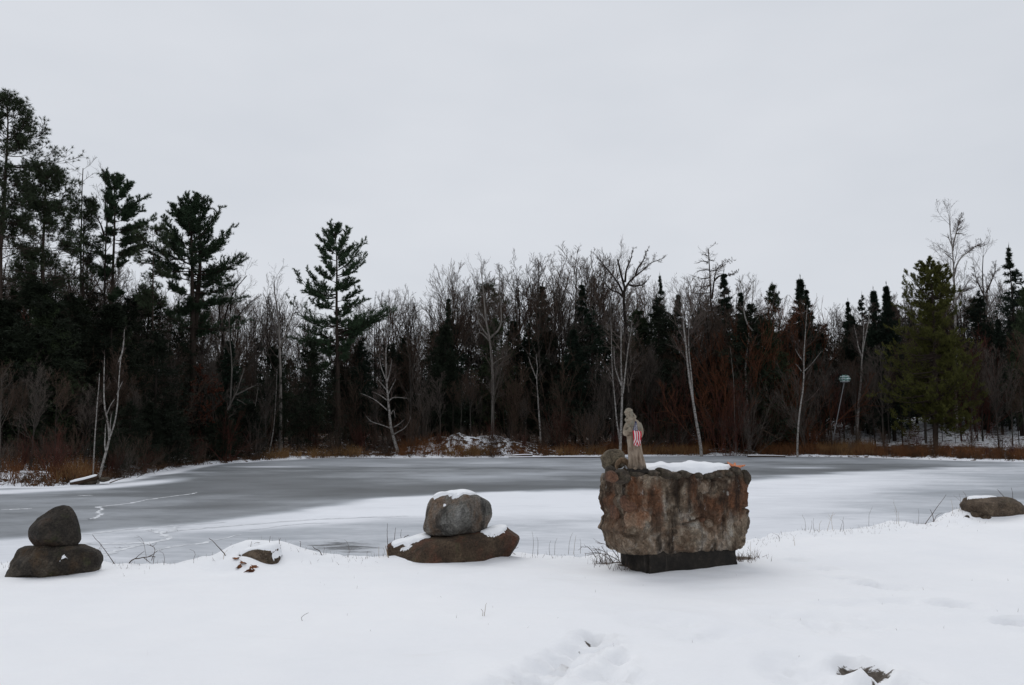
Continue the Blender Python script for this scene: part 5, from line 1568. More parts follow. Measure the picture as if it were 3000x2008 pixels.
drawn_bare("hardwood_tree", "bare dead stem with ragged side branches left of the one sided pine", 49,
           [A7([(645, 2300), (648, 1500), (650, 1100), (655, 900), (660, 750), (665, 680), (650, 600)]), A7([(655, 900), (630, 830), (600, 780), (580, 720)]), A7([(660, 760), (668, 680), (668, 640)])], r=0.12, bark='bark_dark', twig='twig_grey', seed=21, m1=16, m2=5, m3=4, tw=0.16, cat="bare tree", ang=50)
drawn_bare("hardwood_tree", "bare crown arching out below the broad white pine's right boughs", 55,
           [A7([(1420, 2300), (1415, 1700), (1425, 1500), (1450, 1380), (1490, 1280), (1540, 1210), (1580, 1170)]), A7([(1415, 1600), (1390, 1450), (1385, 1300), (1400, 1220)]), A7([(1450, 1380), (1460, 1290), (1480, 1220), (1500, 1175)]), A7([(1430, 1480), (1490, 1420), (1560, 1340), (1620, 1290)])],
           r=0.12, bark='bark_dark', twig='twig_grey', seed=22, m1=14, m2=6, m3=5, tw=0.28, cat="bare tree", m4=1)
drawn_bare("hardwood_tree", "slim bare hardwood with oval crown right of the very tall birch", 68,
           [A4([(1200, 1400), (1195, 1000), (1190, 700), (1185, 550), (1180, 450), (1180, 350), (1185, 290)]), A4([(1186, 560), (1150, 490), (1125, 430), (1115, 360)]), A4([(1184, 520), (1215, 450), (1235, 400), (1240, 340)])], r=0.14, bark='bark_dark', twig='twig_grey', seed=23, m1=16, m2=6, m3=5, tw=0.2, cat="bare tree", m4=1)
drawn_bare("hardwood_tree", "bare sapling with candelabra top beside the lone white pine's right bough", 66,
           [A1([(815, 1400), (815, 1100), (815, 900), (812, 700), (812, 600), (812, 505)])], [A1([(812, 720), (780, 700), (750, 690)]), A1([(812, 660), (850, 640), (880, 640)]), A1([(812, 610), (780, 590), (750, 575)]), A1([(812, 600), (840, 580), (870, 570)])], r=0.09, bark='bark_dark', twig='twig_grey', seed=24, m1=12, m2=4, m3=3, tw=0.16, cat="bare tree", ang=60)

# spruces and firs that break the skyline: (px, top py, distance, half width m, style, label)
SPR = {}
def spr(key, **kw):
    if key not in SPR:
        SPR[key] = spruce_proto(**kw)
    return SPR[key]
spr('spire', seed=31, W=1.5, nb=210, bl=0.15, power=1.0, sub=10)
spr('narrow', seed=32, W=1.15, nb=190, bl=0.14, power=0.95, sub=10)
spr('open', seed=33, W=1.7, nb=105, ragged=0.5, sub=10, bl=0.14, power=0.9)
spr('broad', seed=34, W=2.1, nb=190, ang=74, bl=0.2, mat='needle_cedar', power=0.55, sub=12, lam=12, droop=-0.05)
spr('hemlock', seed=35, W=2.5, nb=150, ang=82, bl=0.17, mat='needle_cedar', power=0.6, sub=12, lam=9, droop=-0.12, ragged=0.5)
spr('fresh', seed=36, W=1.9, nb=150, ang=72, bl=0.16, mat='needle_fresh', power=0.6, sub=11, lam=9)
def plant(proto, name, label, cat, px, top, Y, group=None, widen=1.0, seed=0, sink=0.1):
    p = at(px, top, Y)
    p[0] *= 1.0
    g = float(hF(p[0], Y))
    h = p[2] - g + sink
    s = h / 10.0
    return tree_obj(name, label, cat, (p[0], Y, g - sink), proto, group, (seed * 2.399) % 6.283, (s * widen, s * widen, s))
for i, (px, top, Y, key, wd, lab) in enumerate([
        (2338, 812, 66, 'spire', 1.15, "taller of the two dark spruce spires side by side right of the rust red brush"),
        (2366, 842, 67, 'narrow', 1.1, "shorter of the two dark spruce spires side by side right of the rust red brush"),
        (2480, 878, 70, 'narrow', 1.0, "small dark spruce spire above the teal ball on its pole"),
        (2524, 862, 70, 'open', 0.9, "thin topped open spruce just right of the teal ball"),
        (2566, 842, 66, 'spire', 1.1, "dark spruce left of the sharpest spire beside the olive pine"),
        (2597, 832, 65, 'spire', 1.0, "sharpest dark spruce spire immediately left of the olive pine"),
        (2957, 722, 62, 'open', 1.0, "tall open spruce with drooping boughs near the right edge"),
        (2868, 850, 66, 'open', 1.1, "dark ragged spruce right of the very tall pale birch"),
        (2915, 930, 64, 'spire', 1.0, "low spruce left of the tall open spruce near the right edge"),
        (2998, 840, 60, 'fresh', 0.8, "dark green spruce cut by the right edge of the picture"),
        (1932, 806, 70, 'open', 0.75, "slender open spruce right of the hardwood above the statue"),
        (1975, 856, 69, 'spire', 1.0, "dark spruce between the slender open spruce and the leaning birch"),
        (2122, 795, 71, 'narrow', 1.15, "narrow dark spruce spire rising just right of the larch"),
        (2165, 850, 70, 'narrow', 1.1, "short dark spruce spire behind the pale crooked birch"),
        (2256, 832, 66, 'fresh', 0.75, "pointed green spruce above the rust red brush"),
        (1587, 832, 70, 'narrow', 1.3, "slim dark spruce in the bare crowns above the short forked birch"),
        (1703, 826, 71, 'narrow', 1.2, "slim dark spruce left of the hardwood above the statue"),
        (1318, 868, 66, 'narrow', 0.9, "thin dark spire poking above the broad dark cedar"),
        (1306, 955, 62, 'broad', 1.0, "broad dark cedar left of the picture's centre, widest of the evergreens"),
        (1062, 985, 62, 'open', 1.3, "dark layered evergreen under the right boughs of the lone white pine"),
        (1185, 985, 66, 'narrow', 1.4, "dark spruce between the layered evergreen and the broad dark cedar")]):
    plant(SPR[key], "spruce", lab, "spruce tree", px, top, Y, None, wd, i)

# ------------------------------------------------------------------ the wood behind: repeats, each a tree of its own
BARE_P = [bare_proto(400 + i, limbs=14 + 2 * (i % 3), r=0.09 + 0.012 * (i % 3), t0=0.28 + 0.07 * (i % 4), ang=30 + 5 * (i % 4), L=0.40 + 0.05 * (i % 3), trop=0.12 + 0.03 * (i % 3),
                     bark=('bark_grey', 'bark_dark')[i % 2], twig=('twig_grey', 'twig_brown')[(i // 2) % 2]) for i in range(7)]
SHRUB_P = {k_: [shrub_proto(500 + 10 * j + i, mat=mt, spread=sp) for i in range(3)] for j, (k_, mt, sp) in enumerate([('brown', 'twig_brown', .6), ('rust', 'twig_rust', .38), ('red', 'twig_red', .5), ('grey', 'twig_grey', .6)])}
TALL_P = {k_: [shrub_proto(560 + 10 * j + i, mat=mt, spread=sp, r=.010, stems=12, m2=7, m3=5, fine=True) for i in range(2)] for j, (k_, mt, sp) in enumerate([('rust', 'twig_rust', .42), ('red', 'twig_red', .42), ('brown', 'twig_brown', .45), ('grey', 'twig_grey', .45)])}
rng = np.random.default_rng(77)
SKY_B = np.array([(-60, 700), (150, 740), (300, 770), (430, 820), (520, 850), (570, 850), (740, 830), (820, 865), (880, 905), (960, 930), (1030, 900), (1130, 865), (1250, 830), (1300, 815), (1400, 790), (1470, 775), (1560, 755), (1650, 742), (1760, 740), (1860, 790), (1930, 860), (2000, 820),
                  (2080, 850), (2200, 810), (2280, 890), (2330, 900), (2430, 875), (2500, 905), (2640, 850), (2760, 830), (2860, 800), (2960, 850), (3060, 850)], float)
def zone(px):
    return ("left cluster of tall pines", "stretch between the two big white pines", "stretch right of the lone white pine", "middle stretch above the snowy mound", "stretch behind the statue",
            "stretch of rust red brush", "right stretch round the olive pine")[int(np.searchsorted([600, 950, 1250, 1650, 2030, 2350], px))]
# tall bare trees making the skyline
pxs = np.linspace(-40, 3040, 150) + rng.normal(0, 12, 150)
labs = ordinal_labels("thin bare tree in the wood", pxs)
for i, px in enumerate(pxs):
    top = np.interp(px, SKY_B[:, 0], SKY_B[:, 1]) + abs(rng.normal(0, 26)) + (0, 30, 75, 10, 110)[i % 5]
    Y = rng.uniform(64, 84) if px > 620 else rng.uniform(50, 66)
    Y = max(Y, shore_px(px) + 6)
    plant(BARE_P[i % 7], "bare_tree", labs[i], "bare tree", px, top, Y, f"bare trees in the {zone(px)}", rng.uniform(0.8, 1.1), i)
# lower dark evergreens closing the wood
pxs = np.linspace(-30, 3030, 92) + rng.normal(0, 14, 92)
labs = ordinal_labels("low dark evergreen in the wood", pxs)
for i, px in enumerate(pxs):
    top = np.interp(px, [0, 400, 600, 800, 1000, 1300, 1600, 1900, 2100, 2350, 2700, 3000], [850, 900, 1010, 1045, 1020, 975, 955, 955, 940, 940, 930, 930]) + rng.normal(0, 36)
    sy = shore_px(px)
    Y = max(sy + rng.uniform(3, 20), 38)
    key = ('hemlock', 'broad', 'fresh', 'spire', 'hemlock', 'open')[i % 6]
    if px < 500:
        key = ('hemlock', 'broad', 'fresh')[i % 3]
    if 2380 < px and Y < 66:
        Y += 9
    if 620 < px < 860 and i % 2 == 0:
        top += 50
    plant(SPR[key], "understorey_evergreen", labs[i], "evergreen", px, top, Y, f"low evergreens in the {zone(px)}", rng.uniform(1.1, 1.5) if key in ('hemlock', 'broad', 'fresh') else 1.7, i)
# hemlock boughs hanging low over the ice along the left shore
pxs = np.linspace(320, 760, 13) + rng.normal(0, 8, 13)
labs = ordinal_labels("small dark hemlock at the water's edge", pxs)
for i, px in enumerate(pxs):
    plant(SPR[('hemlock', 'broad')[i % 2]], "shore_hemlock", labs[i], "evergreen", px, rng.uniform(1170, 1270), shore_px(px) + rng.uniform(1.3, 3.2), "hemlocks along the left shore", rng.uniform(1.3, 1.9), i + 50)
# slim saplings and brush in front of the dark wood
pxs = np.linspace(-20, 3010, 130) + rng.normal(0, 12, 130)
labs = ordinal_labels("slim bare sapling", pxs)
for i, px in enumerate(pxs):
    Y = shore_px(px) + rng.uniform(2.5, 11)
    if 2590 < px < 2880:
        Y = max(Y, 60.5)
    top = rng.uniform(980, 1180) if px > 500 else rng.uniform(1000, 1200)
    plant(BARE_P[(i * 3) % 7], "bare_sapling", labs[i], "sapling", px, top, Y, f"saplings in the {zone(px)}", rng.uniform(0.75, 1.1), i + 300)
pxs = np.linspace(-30, 3040, 100) + rng.normal(0, 12, 100)
labs = ordinal_labels("leafless shrub on the far shore", pxs)
for i, px in enumerate(pxs):
    Y = shore_px(px) + rng.uniform(0.8, 5.5)
    h = rng.uniform(1.2, 3.6) if px > 600 else rng.uniform(0.9, 2.0)
    if 300 < px < 760:
        Y = shore_px(px) + rng.uniform(.2, 1.6)
    if 1230 < px < 1560: h *= 0.55
    k_ = ('brown', 'grey', 'brown', 'red')[i % 4]
    if 2020 < px < 2400 and i % 2: k_ = 'rust'
    if px > 2620: k_ = ('brown', 'red', 'brown')[i % 3]
    if px > 2380: h *= 0.62
    X0 = at(px, 1300, Y)[0]
    tree_obj("bare_shrub", labs[i], "shrub", (X0, Y, float(hF(X0, Y)) - .05), SHRUB_P[k_][i % 3], f"shore shrubs in the {zone(px)}", i * 1.7, h / 3)
pxs = np.linspace(1215, 1590, 16) + rng.normal(0, 9, 16)
labs = ordinal_labels("low brown shrub on the snowy mound", pxs)
for i, px in enumerate(pxs):
    Y = shore_px(px) + rng.uniform(1.2, 4.2); X0 = at(px, 1300, Y)[0]
    tree_obj("mound_shrub", labs[i], "shrub", (X0, Y, float(hF(X0, Y)) - .05), SHRUB_P['brown'][i % 3], "shrubs on the snowy mound", i * 1.1, rng.uniform(.22, .42))
tree_obj("mound_shrub", "largest fan shaped shrub at the foot of the snowy mound", "shrub", (at(1443, 1338, 56.6)[0], 56.6, .1), SHRUB_P['brown'][1], "shrubs on the snowy mound", .4, .72)
# the tall rust coloured willows
WIL = [(2090, 1010, 61, 'rust'), (2140, 910, 63, 'rust'), (2190, 880, 64, 'rust'), (2275, 885, 65, 'rust'), (2315, 985, 62, 'rust'), (2125, 1100, 59, 'red'), (2230, 1060, 61, 'brown'), (2350, 1060, 60, 'grey'), (2180, 1120, 59, 'grey'),
                                (2860, 960, 62, 'red'), (2440, 1080, 62, 'red'), (2810, 1000, 61, 'red'), (270, 960, 46, 'red'), (180, 930, 45, 'red'), (60, 1010, 40, 'brown'), (400, 1010, 46, 'brown'), (330, 1060, 41, 'brown'), (480, 1010, 49, 'grey'), (1250, 1040, 61, 'grey'), (1500, 1030, 62, 'brown'), (1640, 1040, 62, 'brown'), (1760, 1060, 61, 'grey'), (1900, 1040, 62, 'brown'), (1960, 1080, 61, 'red'), (880, 1060, 60, 'grey'), (700, 1050, 57, 'brown'), (1030, 1090, 61, 'brown')]
wlabs = [None] * len(WIL)
for kk_, wd_ in (('rust', 'tall rust orange brush'), ('red', 'tall dull red brush'), ('brown', 'tall brown brush'), ('grey', 'tall grey brush')):
    ii_ = [i for i, w_ in enumerate(WIL) if w_[3] == kk_]
    for i, l_ in zip(ii_, ordinal_labels(wd_, [WIL[i][0] for i in ii_])):
        wlabs[i] = l_
for i, (px, top, Y, k_) in enumerate(WIL):
    p = at(px, top, Y); g = float(hF(p[0], Y))
    lab = wlabs[i]
    tree_obj("willow_brush", lab, "shrub", (p[0], Y, g - .1), TALL_P[k_][i % 2], f"{k_} willow brush", i * 2.1, (0.8 * (p[2] - g) / 3.3, 0.8 * (p[2] - g) / 3.3, (p[2] - g) / 3.3))
# young oak holding its dead leaves
def leafy(seed, px, top, Y, label):
    rg = np.random.default_rng(seed)
    pr = bare_proto(seed, limbs=12, m2=5, m3=4, m4=1, t0=0.2, L=0.5)
    T = trunk_line(rg, 9.3); R = np.linspace(.1, .02, 14)[None]
    l1, r1, _ = spawn(rg, T, R, 14, .2, .97, 55, .42, 6, .05, .13, .6, .01, .6)
    l2, r2, _ = spawn(rg, l1, r1, 9, .3, 1, 45, .35, 4, .03, .15, .6, .006, .4)
    b = Bag(); tr = Bag(); tr.tube(T, R, 6); tr.tube(l1, r1, 4); tr.tube(l2, r2, 3)
    tufts(b, rg, l2, (.3, .5, .7, .85, 1), 5, .22, .14, 1.2, -.2)
    p = at(px, top, Y); g = float(hF(p[0], Y))
    s = (p[2] - g) / 10
    tree_obj("young_oak", label, "oak tree", (p[0], Y, g - .05), [("trunk", tr.mesh("trunk", [MAT['bark_dark']])), ("crown", b.mesh("crown", [MAT['leaf_rust']], False))], None, 0.3, s)
leafy(601, 588, 1075, 49, "young oak holding rust red dead leaves at the foot of the broad white pine")
leafy(602, 290, 985, 47, "dull red leaved young oak in the dark wood above the forked birch")

# far wood seen between the trunks as one mass
rg = np.random.default_rng(9)
N = 3200
xx = rg.uniform(-95, 95, N); yy = rg.uniform(98, 122, N)
hh = (11.5 + 3.0 * n2(xx, yy, 0.08, 3, 7)) * (0.4 + 0.6 * rg.random(N))
g = hF(xx, yy)
P = np.stack([np.stack([xx + rg.normal(0, .5, N) * t, yy, g + hh * t], 1) for t in np.linspace(0, 1, 4)], 1)
R = np.linspace(.06, .014, 4)[None].repeat(N, 0)
bgm = Bag(); bgm.tube(P, R, 3)
a, ra, _ = spawn(rg, P, R, 5, .3, 1, 40, .3, 2, .1, .1, .6, .012, .4)
bgm.tube(a, ra, 3)
o = kind(obj("distant_wood", bgm.mesh("distant_wood", [MAT['bark_dark']])), "stuff")
o["label"] = "far dark mass of leafless wood seen between the trunks"; o["category"] = "wood"
rg = np.random.default_rng(10)
N = 60000
xx = rg.uniform(-95, 95, N); yy = rg.uniform(96, 112, N)
zz = hF(xx, yy) + np.abs(rg.normal(0, 1, N)) * (4.2 + 1.4 * n2(xx, yy, 0.1, 3, 8))
b = Bag(); blades(b, rg, np.stack([xx, yy, zz], 1), nrm(rg.standard_normal((N, 3)) + .2 * UP), .7, .16)
o = kind(obj("distant_evergreens", b.mesh("distant_evergreens", [MAT['needle_cedar']], False)), "stuff")
o["label"] = "far dark mass of low evergreens closing the wood"; o["category"] = "wood"

# ------------------------------------------------------------------ shore grass, log, pole, bank weeds
def grass(name, label, mat, spans, seed, lo, hi, w, lean=0.35):
    "spans: (px0, px1, back0, back1 metres behind the shore, count)"
    rg = np.random.default_rng(seed)
    P, D, L = [], [], []
    for a, c, b0, b1, N in spans:
        pc = rg.uniform(a, c, N)
        nc = max(4, N // 60)
        ctr = rg.uniform(a, c, nc)
        pick = rg.integers(0, nc, N)
        pc = np.where(rg.random(N) < .93, ctr[pick] + rg.normal(0, 8, N), pc)
        dd = rg.uniform(b0, b1, N)
        Yy = np.array([shore_px(p_) for p_ in pc]) + dd
        X = (pc - 1500) / F * Yy / 1.006
        P.append(np.stack([X, Yy, hF(X, Yy) - .03], 1))
        D.append(nrm(np.stack([lean * rg.standard_normal(N), lean * rg.standard_normal(N), np.ones(N)], 1)))
    P = np.concatenate(P); D = np.concatenate(D)
    rgL = lo + (hi - lo) * rg.random(len(P)) ** 1.5
    S = nrm(np.cross(D, rg.standard_normal(D.shape)))
    M = P + D * rgL[:, None] * .6
    bend = nrm(D + .5 * rg.standard_normal(D.shape) * np.array((1, 1, .2)))
    T = M + bend * rgL[:, None] * .5
    V = np.stack([P - S * w / 2, P + S * w / 2, M + S * w * .35, M - S * w * .35, T], 1).reshape(-1, 3)
    b0 = np.arange(len(P)) * 5
    q = np.stack([b0, b0 + 1, b0 + 2, b0 + 3], 1); t = np.stack([b0 + 3, b0 + 2, b0 + 4], 1)
    o = kind(obj(name, mesh(name, V, [q, t], [MAT[mat]], False)), "stuff")
    o["label"] = label; o["category"] = "grass"
grass("rust_grass", "rust brown dead grass along the far shore", 'grass_rust', [(-20, 290, .3, 5, 1100), (1170, 1300, .2, 3.5, 1500), (1300, 1560, .1, 1.4, 700), (1560, 1800, .2, 2.5, 800), (1770, 2075, .3, 6, 6500), (2230, 2700, .2, 3, 4500), (2640, 3050, .2, 3, 2200)], 1, .35, .95, .022)
grass("tan_grass", "pale tan dead grass clumps on the far shore", 'grass_tan', [(900, 1080, .1, 1.2, 800), (1310, 1460, .05, .8, 900), (1640, 1760, .1, 1, 500), (1880, 2060, .2, 1.4, 1400), (2400, 2560, .3, 5, 3800), (160, 270, .3, 2, 380), (760, 900, .05, .8, 400)], 2, .3, 1.0, .02)
grass("brown_sedge", "dark brown sedge and litter along the water line", 'grass_brown', [(-20, 600, .1, 1.6, 1600), (600, 1200, .05, 1.2, 1200), (1200, 2300, .05, 1.0, 1500), (2300, 3050, .05, 1.6, 2600)], 3, .12, .5, .03, .7)

# snowy log and root hump at the forked birch
P = refine(np.array([at(205, 1416, 29.6), at(245, 1408, 29.9), at(286, 1397, 30.3)]), 12) + np.array((0, 0, -.02))
V, f_ = tube_path(P, np.interp(np.linspace(0, 1, 12), [0, .2, 1], [.05, .085, .10]), 12)
lg = thing("fallen_log", "snow topped fallen log leaning against the low forking birch", "log", (0, 0, 0))
obj("wood", mesh("wood", V, f_, [MAT['log']]), lg)
V, f_ = tube_path(P + np.array((0, 0, .065)), np.interp(np.linspace(0, 1, 12), [0, .2, .9, 1], [.04, .07, .075, .03]), 10)
obj("snow_cap", mesh("snow_cap", V, f_, [MAT['snow']]), lg)
for (px, py, Yd, w_, lab) in [(306, 1405, 30.3, 15, "dark root hump beside the foot of the low forking birch"), (255, 1412, 30.2, 26, "dark soil bank under the snowy log at the left shore")]:
    o = pillow("root_hump", [(px + w_ * math.cos(a), py - w_ * .55 * math.sin(a)) for a in np.linspace(0, 2 * math.pi, 12, endpoint=False)], Yd, .5, 'cobble_dark', amp=.04, freq=5, seed=int(px), nt=30, nf=16)
    tag(o, lab, "stump")
def plain_log(name, label, a, b, Y0, Y1, r, snow=True):
    P = refine(np.array([at(*a, Y0), (at(*a, Y0) + at(*b, Y1)) / 2 + np.array((0, 0, .02)), at(*b, Y1)]), 10)
    V, f_ = tube_path(P, np.linspace(r, r * .6, 10), 9)
    t = thing(name, label, "log")
    obj("wood", mesh("wood", V, f_, [MAT['log']]), t)
    if snow:
        V, f_ = tube_path(P + np.array((0, 0, r * .7)), np.linspace(r * .7, r * .35, 10), 8)
        obj("snow_cap", mesh("snow_cap", V, f_, [MAT['snow']]), t)
plain_log("fallen_log", "snowy log floating flat at the shore below the short forked birch", (1490, 1343), (1760, 1341), 55.6, 55.9, .09)
plain_log("fallen_log", "short snowy log by the mound's right foot", (1500, 1338), (1560, 1335), 56.5, 56.7, .10)
plain_log("fallen_branch", "dark branch lying on the ice right of the forked birch", (322, 1415), (378, 1398), 29.7, 31.0, .02, False)
plain_log("fallen_branch", "bleached branch poking out toward the ice left of the tall slim birch", (2230, 1258), (2290, 1291), 58.2, 57.8, .04, False)
plain_log("fallen_log", "snowy log at the water line right of the leaning birch", (2190, 1337), (2300, 1338), 56.2, 56.3, .07)

# ball of teal and white vanes on a leaning pole
Yp = 58.5
c0 = at(2475, 1112, Yp)
sp = thing("pole_ornament", "teal and white slatted ball on a thin leaning grey pole at right", "ornament", c0)
b1_ = at(2447, 1255, Yp)
b2 = b1_ + (b1_ - c0) * .25
V, f_ = tube_path(np.linspace(c0, b2, 8) - c0, np.full(8, .028), 8)
obj("pole", mesh("pole", V, f_, [MAT['grey_metal']]), sp)
for i, (zc, rr_, mt) in enumerate([(.26, .20, 'teal'), (.19, .32, 'pale_metal'), (.10, .38, 'teal'), (.02, .40, 'pale_metal'), (-.07, .38, 'teal'), (-.16, .32, 'pale_metal'), (-.24, .2, 'grey_metal')]):
    tt = np.linspace(0, 2 * math.pi, 25)
    for s_ in range(6):
        a0 = s_ * math.pi / 3 + i * .5
        t2 = np.linspace(a0, a0 + .86, 9)
        A_ = np.stack([rr_ * np.cos(t2), rr_ * np.sin(t2), zc + .035 + .04 * np.sin((t2 - a0) * 3.6)], 1)
        B_ = np.stack([rr_ * 1.04 * np.cos(t2), rr_ * 1.04 * np.sin(t2), zc - .035 + .04 * np.sin((t2 - a0) * 3.6)], 1)
        C_ = np.stack([rr_ * .9 * np.cos(t2), rr_ * .9 * np.sin(t2), zc + 0 * t2], 1)
        obj("vane", mesh("vane", np.stack([A_, B_, C_, A_], 1).reshape(-1, 3), [grid_faces(4, 9)], [MAT[mt]]), sp)
V, f_ = tube_path(np.array([[0, 0, -.27], [0, 0, 0], [0, 0, .3]]), [.05, .06, .03], 10)
obj("hub", mesh("hub", V, f_, [MAT['grey_metal']]), sp)

# dry stalks and sticks on the near bank
def stalk(label, pts, z=None, r=.006, mat='stalk', name="dry_stalk", group=None, side=0, seed=0, Y=None, cat="stalk"):
    "pts in photo pixels, first point at the foot"
    if Y is None:
        g = ground_hit(*pts[0]); Y = min(g[1], float(edgeY(g[0])) + .25)
    P = np.array([at(px, py, Y) for px, py in pts])
    P[0, 2] -= .06
    rg = np.random.default_rng(seed)
    P[1:, 1] += rg.normal(0, .05, len(P) - 1)
    r *= .62
    Q = refine(P, 9); Q += rg.normal(0, r * .5, Q.shape)
    base = Q[0].copy()
    b = Bag()
    b.tube((Q - base)[None], np.linspace(r, r * .45, 9)[None], 5)
    if side:
        a, ra, _ = spawn(rg, (Q - base)[None], np.full((1, 9), r), side, .35, .98, 40, .3, 4, .08, .1, .6, r * .3, .3)
        b.tube(a, ra, 3)
    return tag(obj(name, b.mesh(name, [MAT[mat]]), None, base), label, cat, group)
J4 = lambda L: [(x * .1963, 1440 + y * .1963) for x, y in L]
J5 = lambda L: [(600 + x * .1707, 1540 + y * .1707) for x, y in L]
J3 = lambda L: [(1100 + x * .1963, 1380 + y * .1963) for x, y in L]
J6 = lambda L: [(2700 + x * .128, 1400 + y * .128) for x, y in L]
stalk("straight stick leaning left in the snow beside the far left rocks", J4([(1760, 1090), (1550, 870), (1355, 655)]), r=.009, name="leaning_stick", cat="stick", seed=1)
stalk("arched dark branch half sunk in snow left of the snow mound", J4([(1890, 1075), (1960, 1030), (2120, 990), (2343, 965)]), r=.014, name="fallen_branch", cat="branch", seed=2, side=4)
stalk("upright forked twig above the arched branch", J4([(2265, 960), (2262, 870), (2260, 770)]), r=.008, seed=3, side=3)
stalk("fine pale stem left of the upright forked twig", J4([(2195, 975), (2185, 880), (2130, 720), (2000, 670)]), r=.004, seed=4, side=2)
stalk("long stick leaning left before the snow mound", J5([(405, 500), (260, 360), (115, 205)]), r=.011, name="leaning_stick", cat="stick", seed=5)
stalk("stick leaning down the right side of the snow mound", J5([(2100, 555), (1950, 460), (1820, 380)]), r=.012, name="leaning_stick", cat="stick", seed=6)
stalk("small upright twig right of the snow mound", J5([(2030, 505), (2048, 440), (2050, 375)]), r=.006, seed=7)
for i, (pts, r_) in enumerate([(J5([(1132, 335), (1138, 250), (1140, 180)]), .007), (J5([(1285, 325), (1280, 270), (1278, 222)]), .007), (J5([(795, 375), (790, 330), (785, 285)]), .006), (J5([(905, 360), (910, 320), (915, 275)]), .006), (J5([(1635, 320), (1636, 290), (1640, 265)]), .006)]):
    stalk("short dry twig standing behind the snow mound", pts, r=r_, group="twigs behind the snow mound", seed=10 + i)
for i, (pts, r_, lab) in enumerate([(J3([(190, 1095), (180, 940), (170, 790)]), .008, "tallest of three dark stalks left of the long slab"), (J3([(275, 1065), (283, 960), (290, 855)]), .008, "middle of three dark stalks left of the long slab"),
                                    (J3([(385, 1025), (390, 945), (395, 865)]), .007, "shortest of three dark stalks left of the long slab"), (J3([(205, 1300), (170, 1210), (145, 1120)]), .014, "pale broken stub against the left end of the long slab"),
                                    (J3([(330, 1000), (420, 998), (500, 960)]), .012, "bent dark twig end resting on the slab's left snow")]):
    stalk(lab, pts, r=r_, mat='straw' if 'pale' in lab else 'stalk', seed=20 + i)
for i, (pts, lab) in enumerate([(J3([(930, 1315), (890, 1260), (860, 1215)]), "dark twig sticking from the snow in front of the slab"), (J3([(2150, 1250), (2050, 1215), (1980, 1190)]), "lower crossed twig at the slab's right end"), (J3([(1960, 1240), (2050, 1190), (2135, 1145)]), "upper crossed twig at the slab's right end")]):
    stalk(lab, pts, r=.008, seed=30 + i, name="twig", cat="twig")
stalk("long thin stick slanting up left of the right edge rock", J6([(65, 1010), (300, 690), (530, 380)]), r=.010, name="leaning_stick", cat="stick", seed=40)
stalk("thick short stalk left of the long slanting stick's tip", J6([(260, 1015), (225, 880), (205, 740)]), r=.014, seed=41)
stalk("small side twig forming a V with the thick short stalk", J6([(262, 1012), (340, 890), (430, 800)]), r=.009, seed=42)
stalk("hooked twig behind the left end of the right edge rock", J6([(1080, 500), (1000, 380), (960, 320)]), r=.008, seed=43, Y=YR + .3)
stalk("slanting twig behind the right edge rock", J6([(1940, 430), (1850, 350), (1730, 270)]), r=.010, seed=44, Y=YR + .3)
stalk("upright twig behind the right end of the right edge rock", J6([(2090, 450), (2060, 330), (2030, 220)]), r=.008, seed=45, Y=YR + .35)
for i, (a, b_) in enumerate([((1745, 1620), (1700, 1602)), ((1800, 1638), (1735, 1606)), ((1812, 1622), (1745, 1588)), ((1790, 1630), (1712, 1622)), ((1775, 1650), (1760, 1600)), ((1815, 1640), (1790, 1585)), ((1760, 1640), (1742, 1612)), ((1770, 1655), (1748, 1628)), ((1812, 1627), (1720, 1628))]):
    m_ = ((a[0] + b_[0]) / 2 + 4, (a[1] + b_[1]) / 2 - 6)
    stalk("thin dark brush twig piled against the pedestal's left foot", [a, m_, b_], r=.008, group="brush against the pedestal", name="twig", cat="twig", seed=50 + i, side=3, Y=9.9)
rg = np.random.default_rng(12)
WEED = [(35, 1680, 48, 0), (150, 1676, 40, 0), (190, 1677, 55, 0), (198, 1674, 50, 0), (222, 1668, 45, 0), (284, 1640, 45, 0), (290, 1640, 42, 0), (480, 1650, 40, 0), (560, 1645, 35, 0), (655, 1640, 26, 0), (1020, 1632, 45, 1), (1080, 1636, 22, 0), (1112, 1633, 30, 0), (1118, 1633, 26, 0),
                                     (1560, 1618, 60, 0), (1575, 1615, 45, 0), (1610, 1614, 30, 0), (1625, 1613, 34, 0), (1665, 1612, 50, 0), (1680, 1612, 40, 0), (1700, 1610, 30, 0), (2360, 1548, 40, 0), (2372, 1551, 26, 0), (2385, 1550, 32, 0), (2400, 1549, 24, 0), (2422, 1548, 42, 0), (2440, 1547, 48, 1), (2460, 1547, 34, 0), (2470, 1546, 26, 0),
                                     (2545, 1543, 60, 0), (2625, 1536, 62, 1), (2632, 1536, 36, 0), (2690, 1530, 40, 0), (2280, 1585, 24, 0), (2330, 1600, 30, 0), (2200, 1632, 45, 0), (2210, 1640, 30, 0), (2190, 1640, 38, 1), (896, 1815, 22, 0), (1411, 1803, 24, 0), (1418, 1802, 28, 0), (2790, 1505, 40, 0), (2805, 1500, 55, 0), (2812, 1497, 45, 0)]
wl_ = ordinal_labels('thin dry weed stem', [w_[0] for w_ in WEED], [(110, 'the far left rock pair'), (775, 'the snow mound'), (1320, 'the grey boulder on its slab'), (1980, 'the pedestal'), (2500, 'the stubble on the right bank'), (2895, 'the right edge rock')])
for i, (px, py, h, k_) in enumerate(WEED):
    stalk(wl_[i], [(px, py), (px + rg.normal(0, 3), py - h * .55), (px + rg.normal(0, 8), py - h)], r=.0045, mat=('stalk', 'straw')[int(rg.random() < .3)], group="weed stems on the near bank", seed=100 + i, side=3 if k_ else 0)
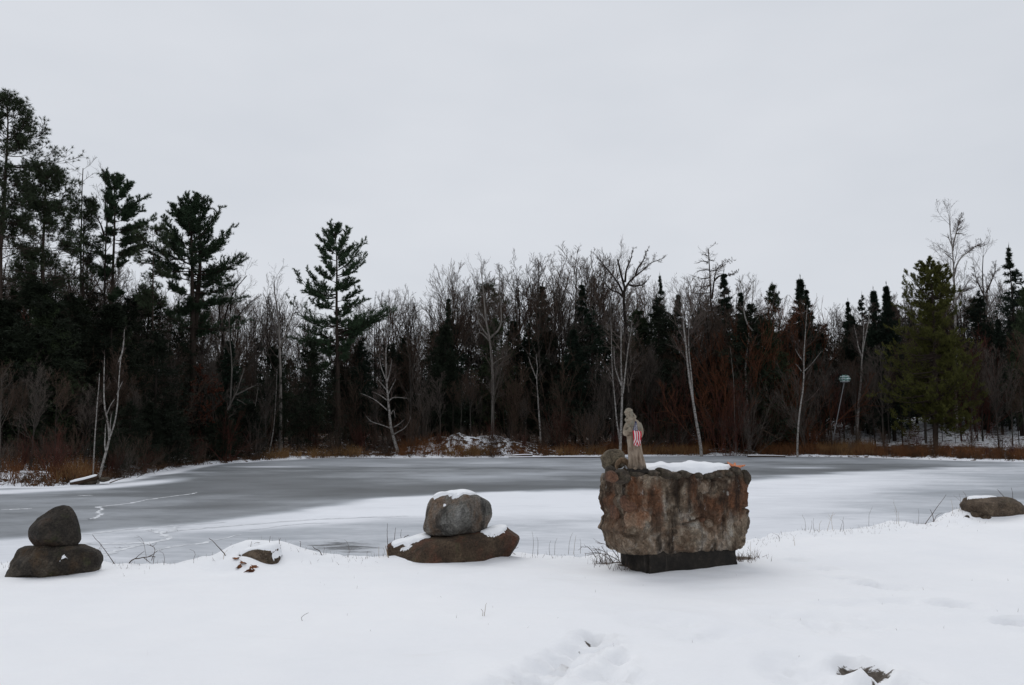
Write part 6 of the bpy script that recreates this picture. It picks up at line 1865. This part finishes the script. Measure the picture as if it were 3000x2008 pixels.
# stubble of grass tips and dead leaves
N = 900
X = rg.uniform(-6.5, 9.2, N); Yy = edgeY(X) - np.abs(rg.normal(0, .45, N)) + .15
P = np.stack([X, Yy, hN(X, Yy) - .01], 1)
b = Bag()
blades(b, rg, P, nrm(rg.normal(0, .5, (N, 3)) + UP), .07, .005)
N = 260
c_ = np.array([gp(*p)[:2] for p in [(1790, 1655), (1840, 1666), (2180, 1638), (2200, 1630), (1770, 1640), (2160, 1642)]])
k_ = rg.integers(0, len(c_), N)
X = c_[k_, 0] + rg.normal(0, .10, N); Yy = c_[k_, 1] + rg.normal(0, .08, N)
blades(b, rg, np.stack([X, Yy, hN(X, Yy) - .01], 1), nrm(rg.normal(0, .6, (N, 3)) + UP), .13, .007)
N = 60
X = rg.uniform(-3, 8, N); Yy = rg.uniform(5.5, 9.5, N)
blades(b, rg, np.stack([X, Yy, hN(X, Yy) - .01], 1), nrm(rg.normal(0, .5, (N, 3)) + UP), .04, .004)
o = kind(obj("grass_stubble", b.mesh("grass_stubble", [MAT['stalk']], False)), "stuff")
o["label"] = "scattered grass tips poking through the snow on the near bank"; o["category"] = "grass"
for i, (px, py) in enumerate([(692, 1652), (700, 1658), (712, 1655), (728, 1664), (735, 1660), (745, 1657), (742, 1663), (733, 1666)]):
    p = gp(px, py, .58)
    p[2] = float(hN(p[0], p[1])) + .012
    t_ = np.linspace(0, 2 * math.pi, 12, endpoint=False)
    rr_ = .028 * (1 + .35 * np.cos(t_ * 5)) 
    top_ = np.stack([rr_ * np.cos(t_) * 1.5, rr_ * np.sin(t_), .012 * np.cos(t_ * 2)], 1)
    V = np.vstack([top_, top_ + (0, 0, -.003), [[0, 0, .006]], [[0, 0, .003]]])
    j = np.arange(12); j2 = (j + 1) % 12
    me = mesh("dead_leaf", V, [np.stack([np.full(12, 24), j, j2], 1), np.stack([np.full(12, 25), 12 + j2, 12 + j], 1), np.stack([j, 12 + j, 12 + j2, j2], 1)], [MAT['deadleaf']])
    o = obj("dead_leaf", me, None, p, i * 1.3); o.rotation_euler = (rg.normal(0, .5) + .5, rg.normal(0, .4), i * 1.3)
    tag(o, "curled brown oak leaf in the snow left of the half buried rock", "leaf", "dead leaves by the half buried rock")
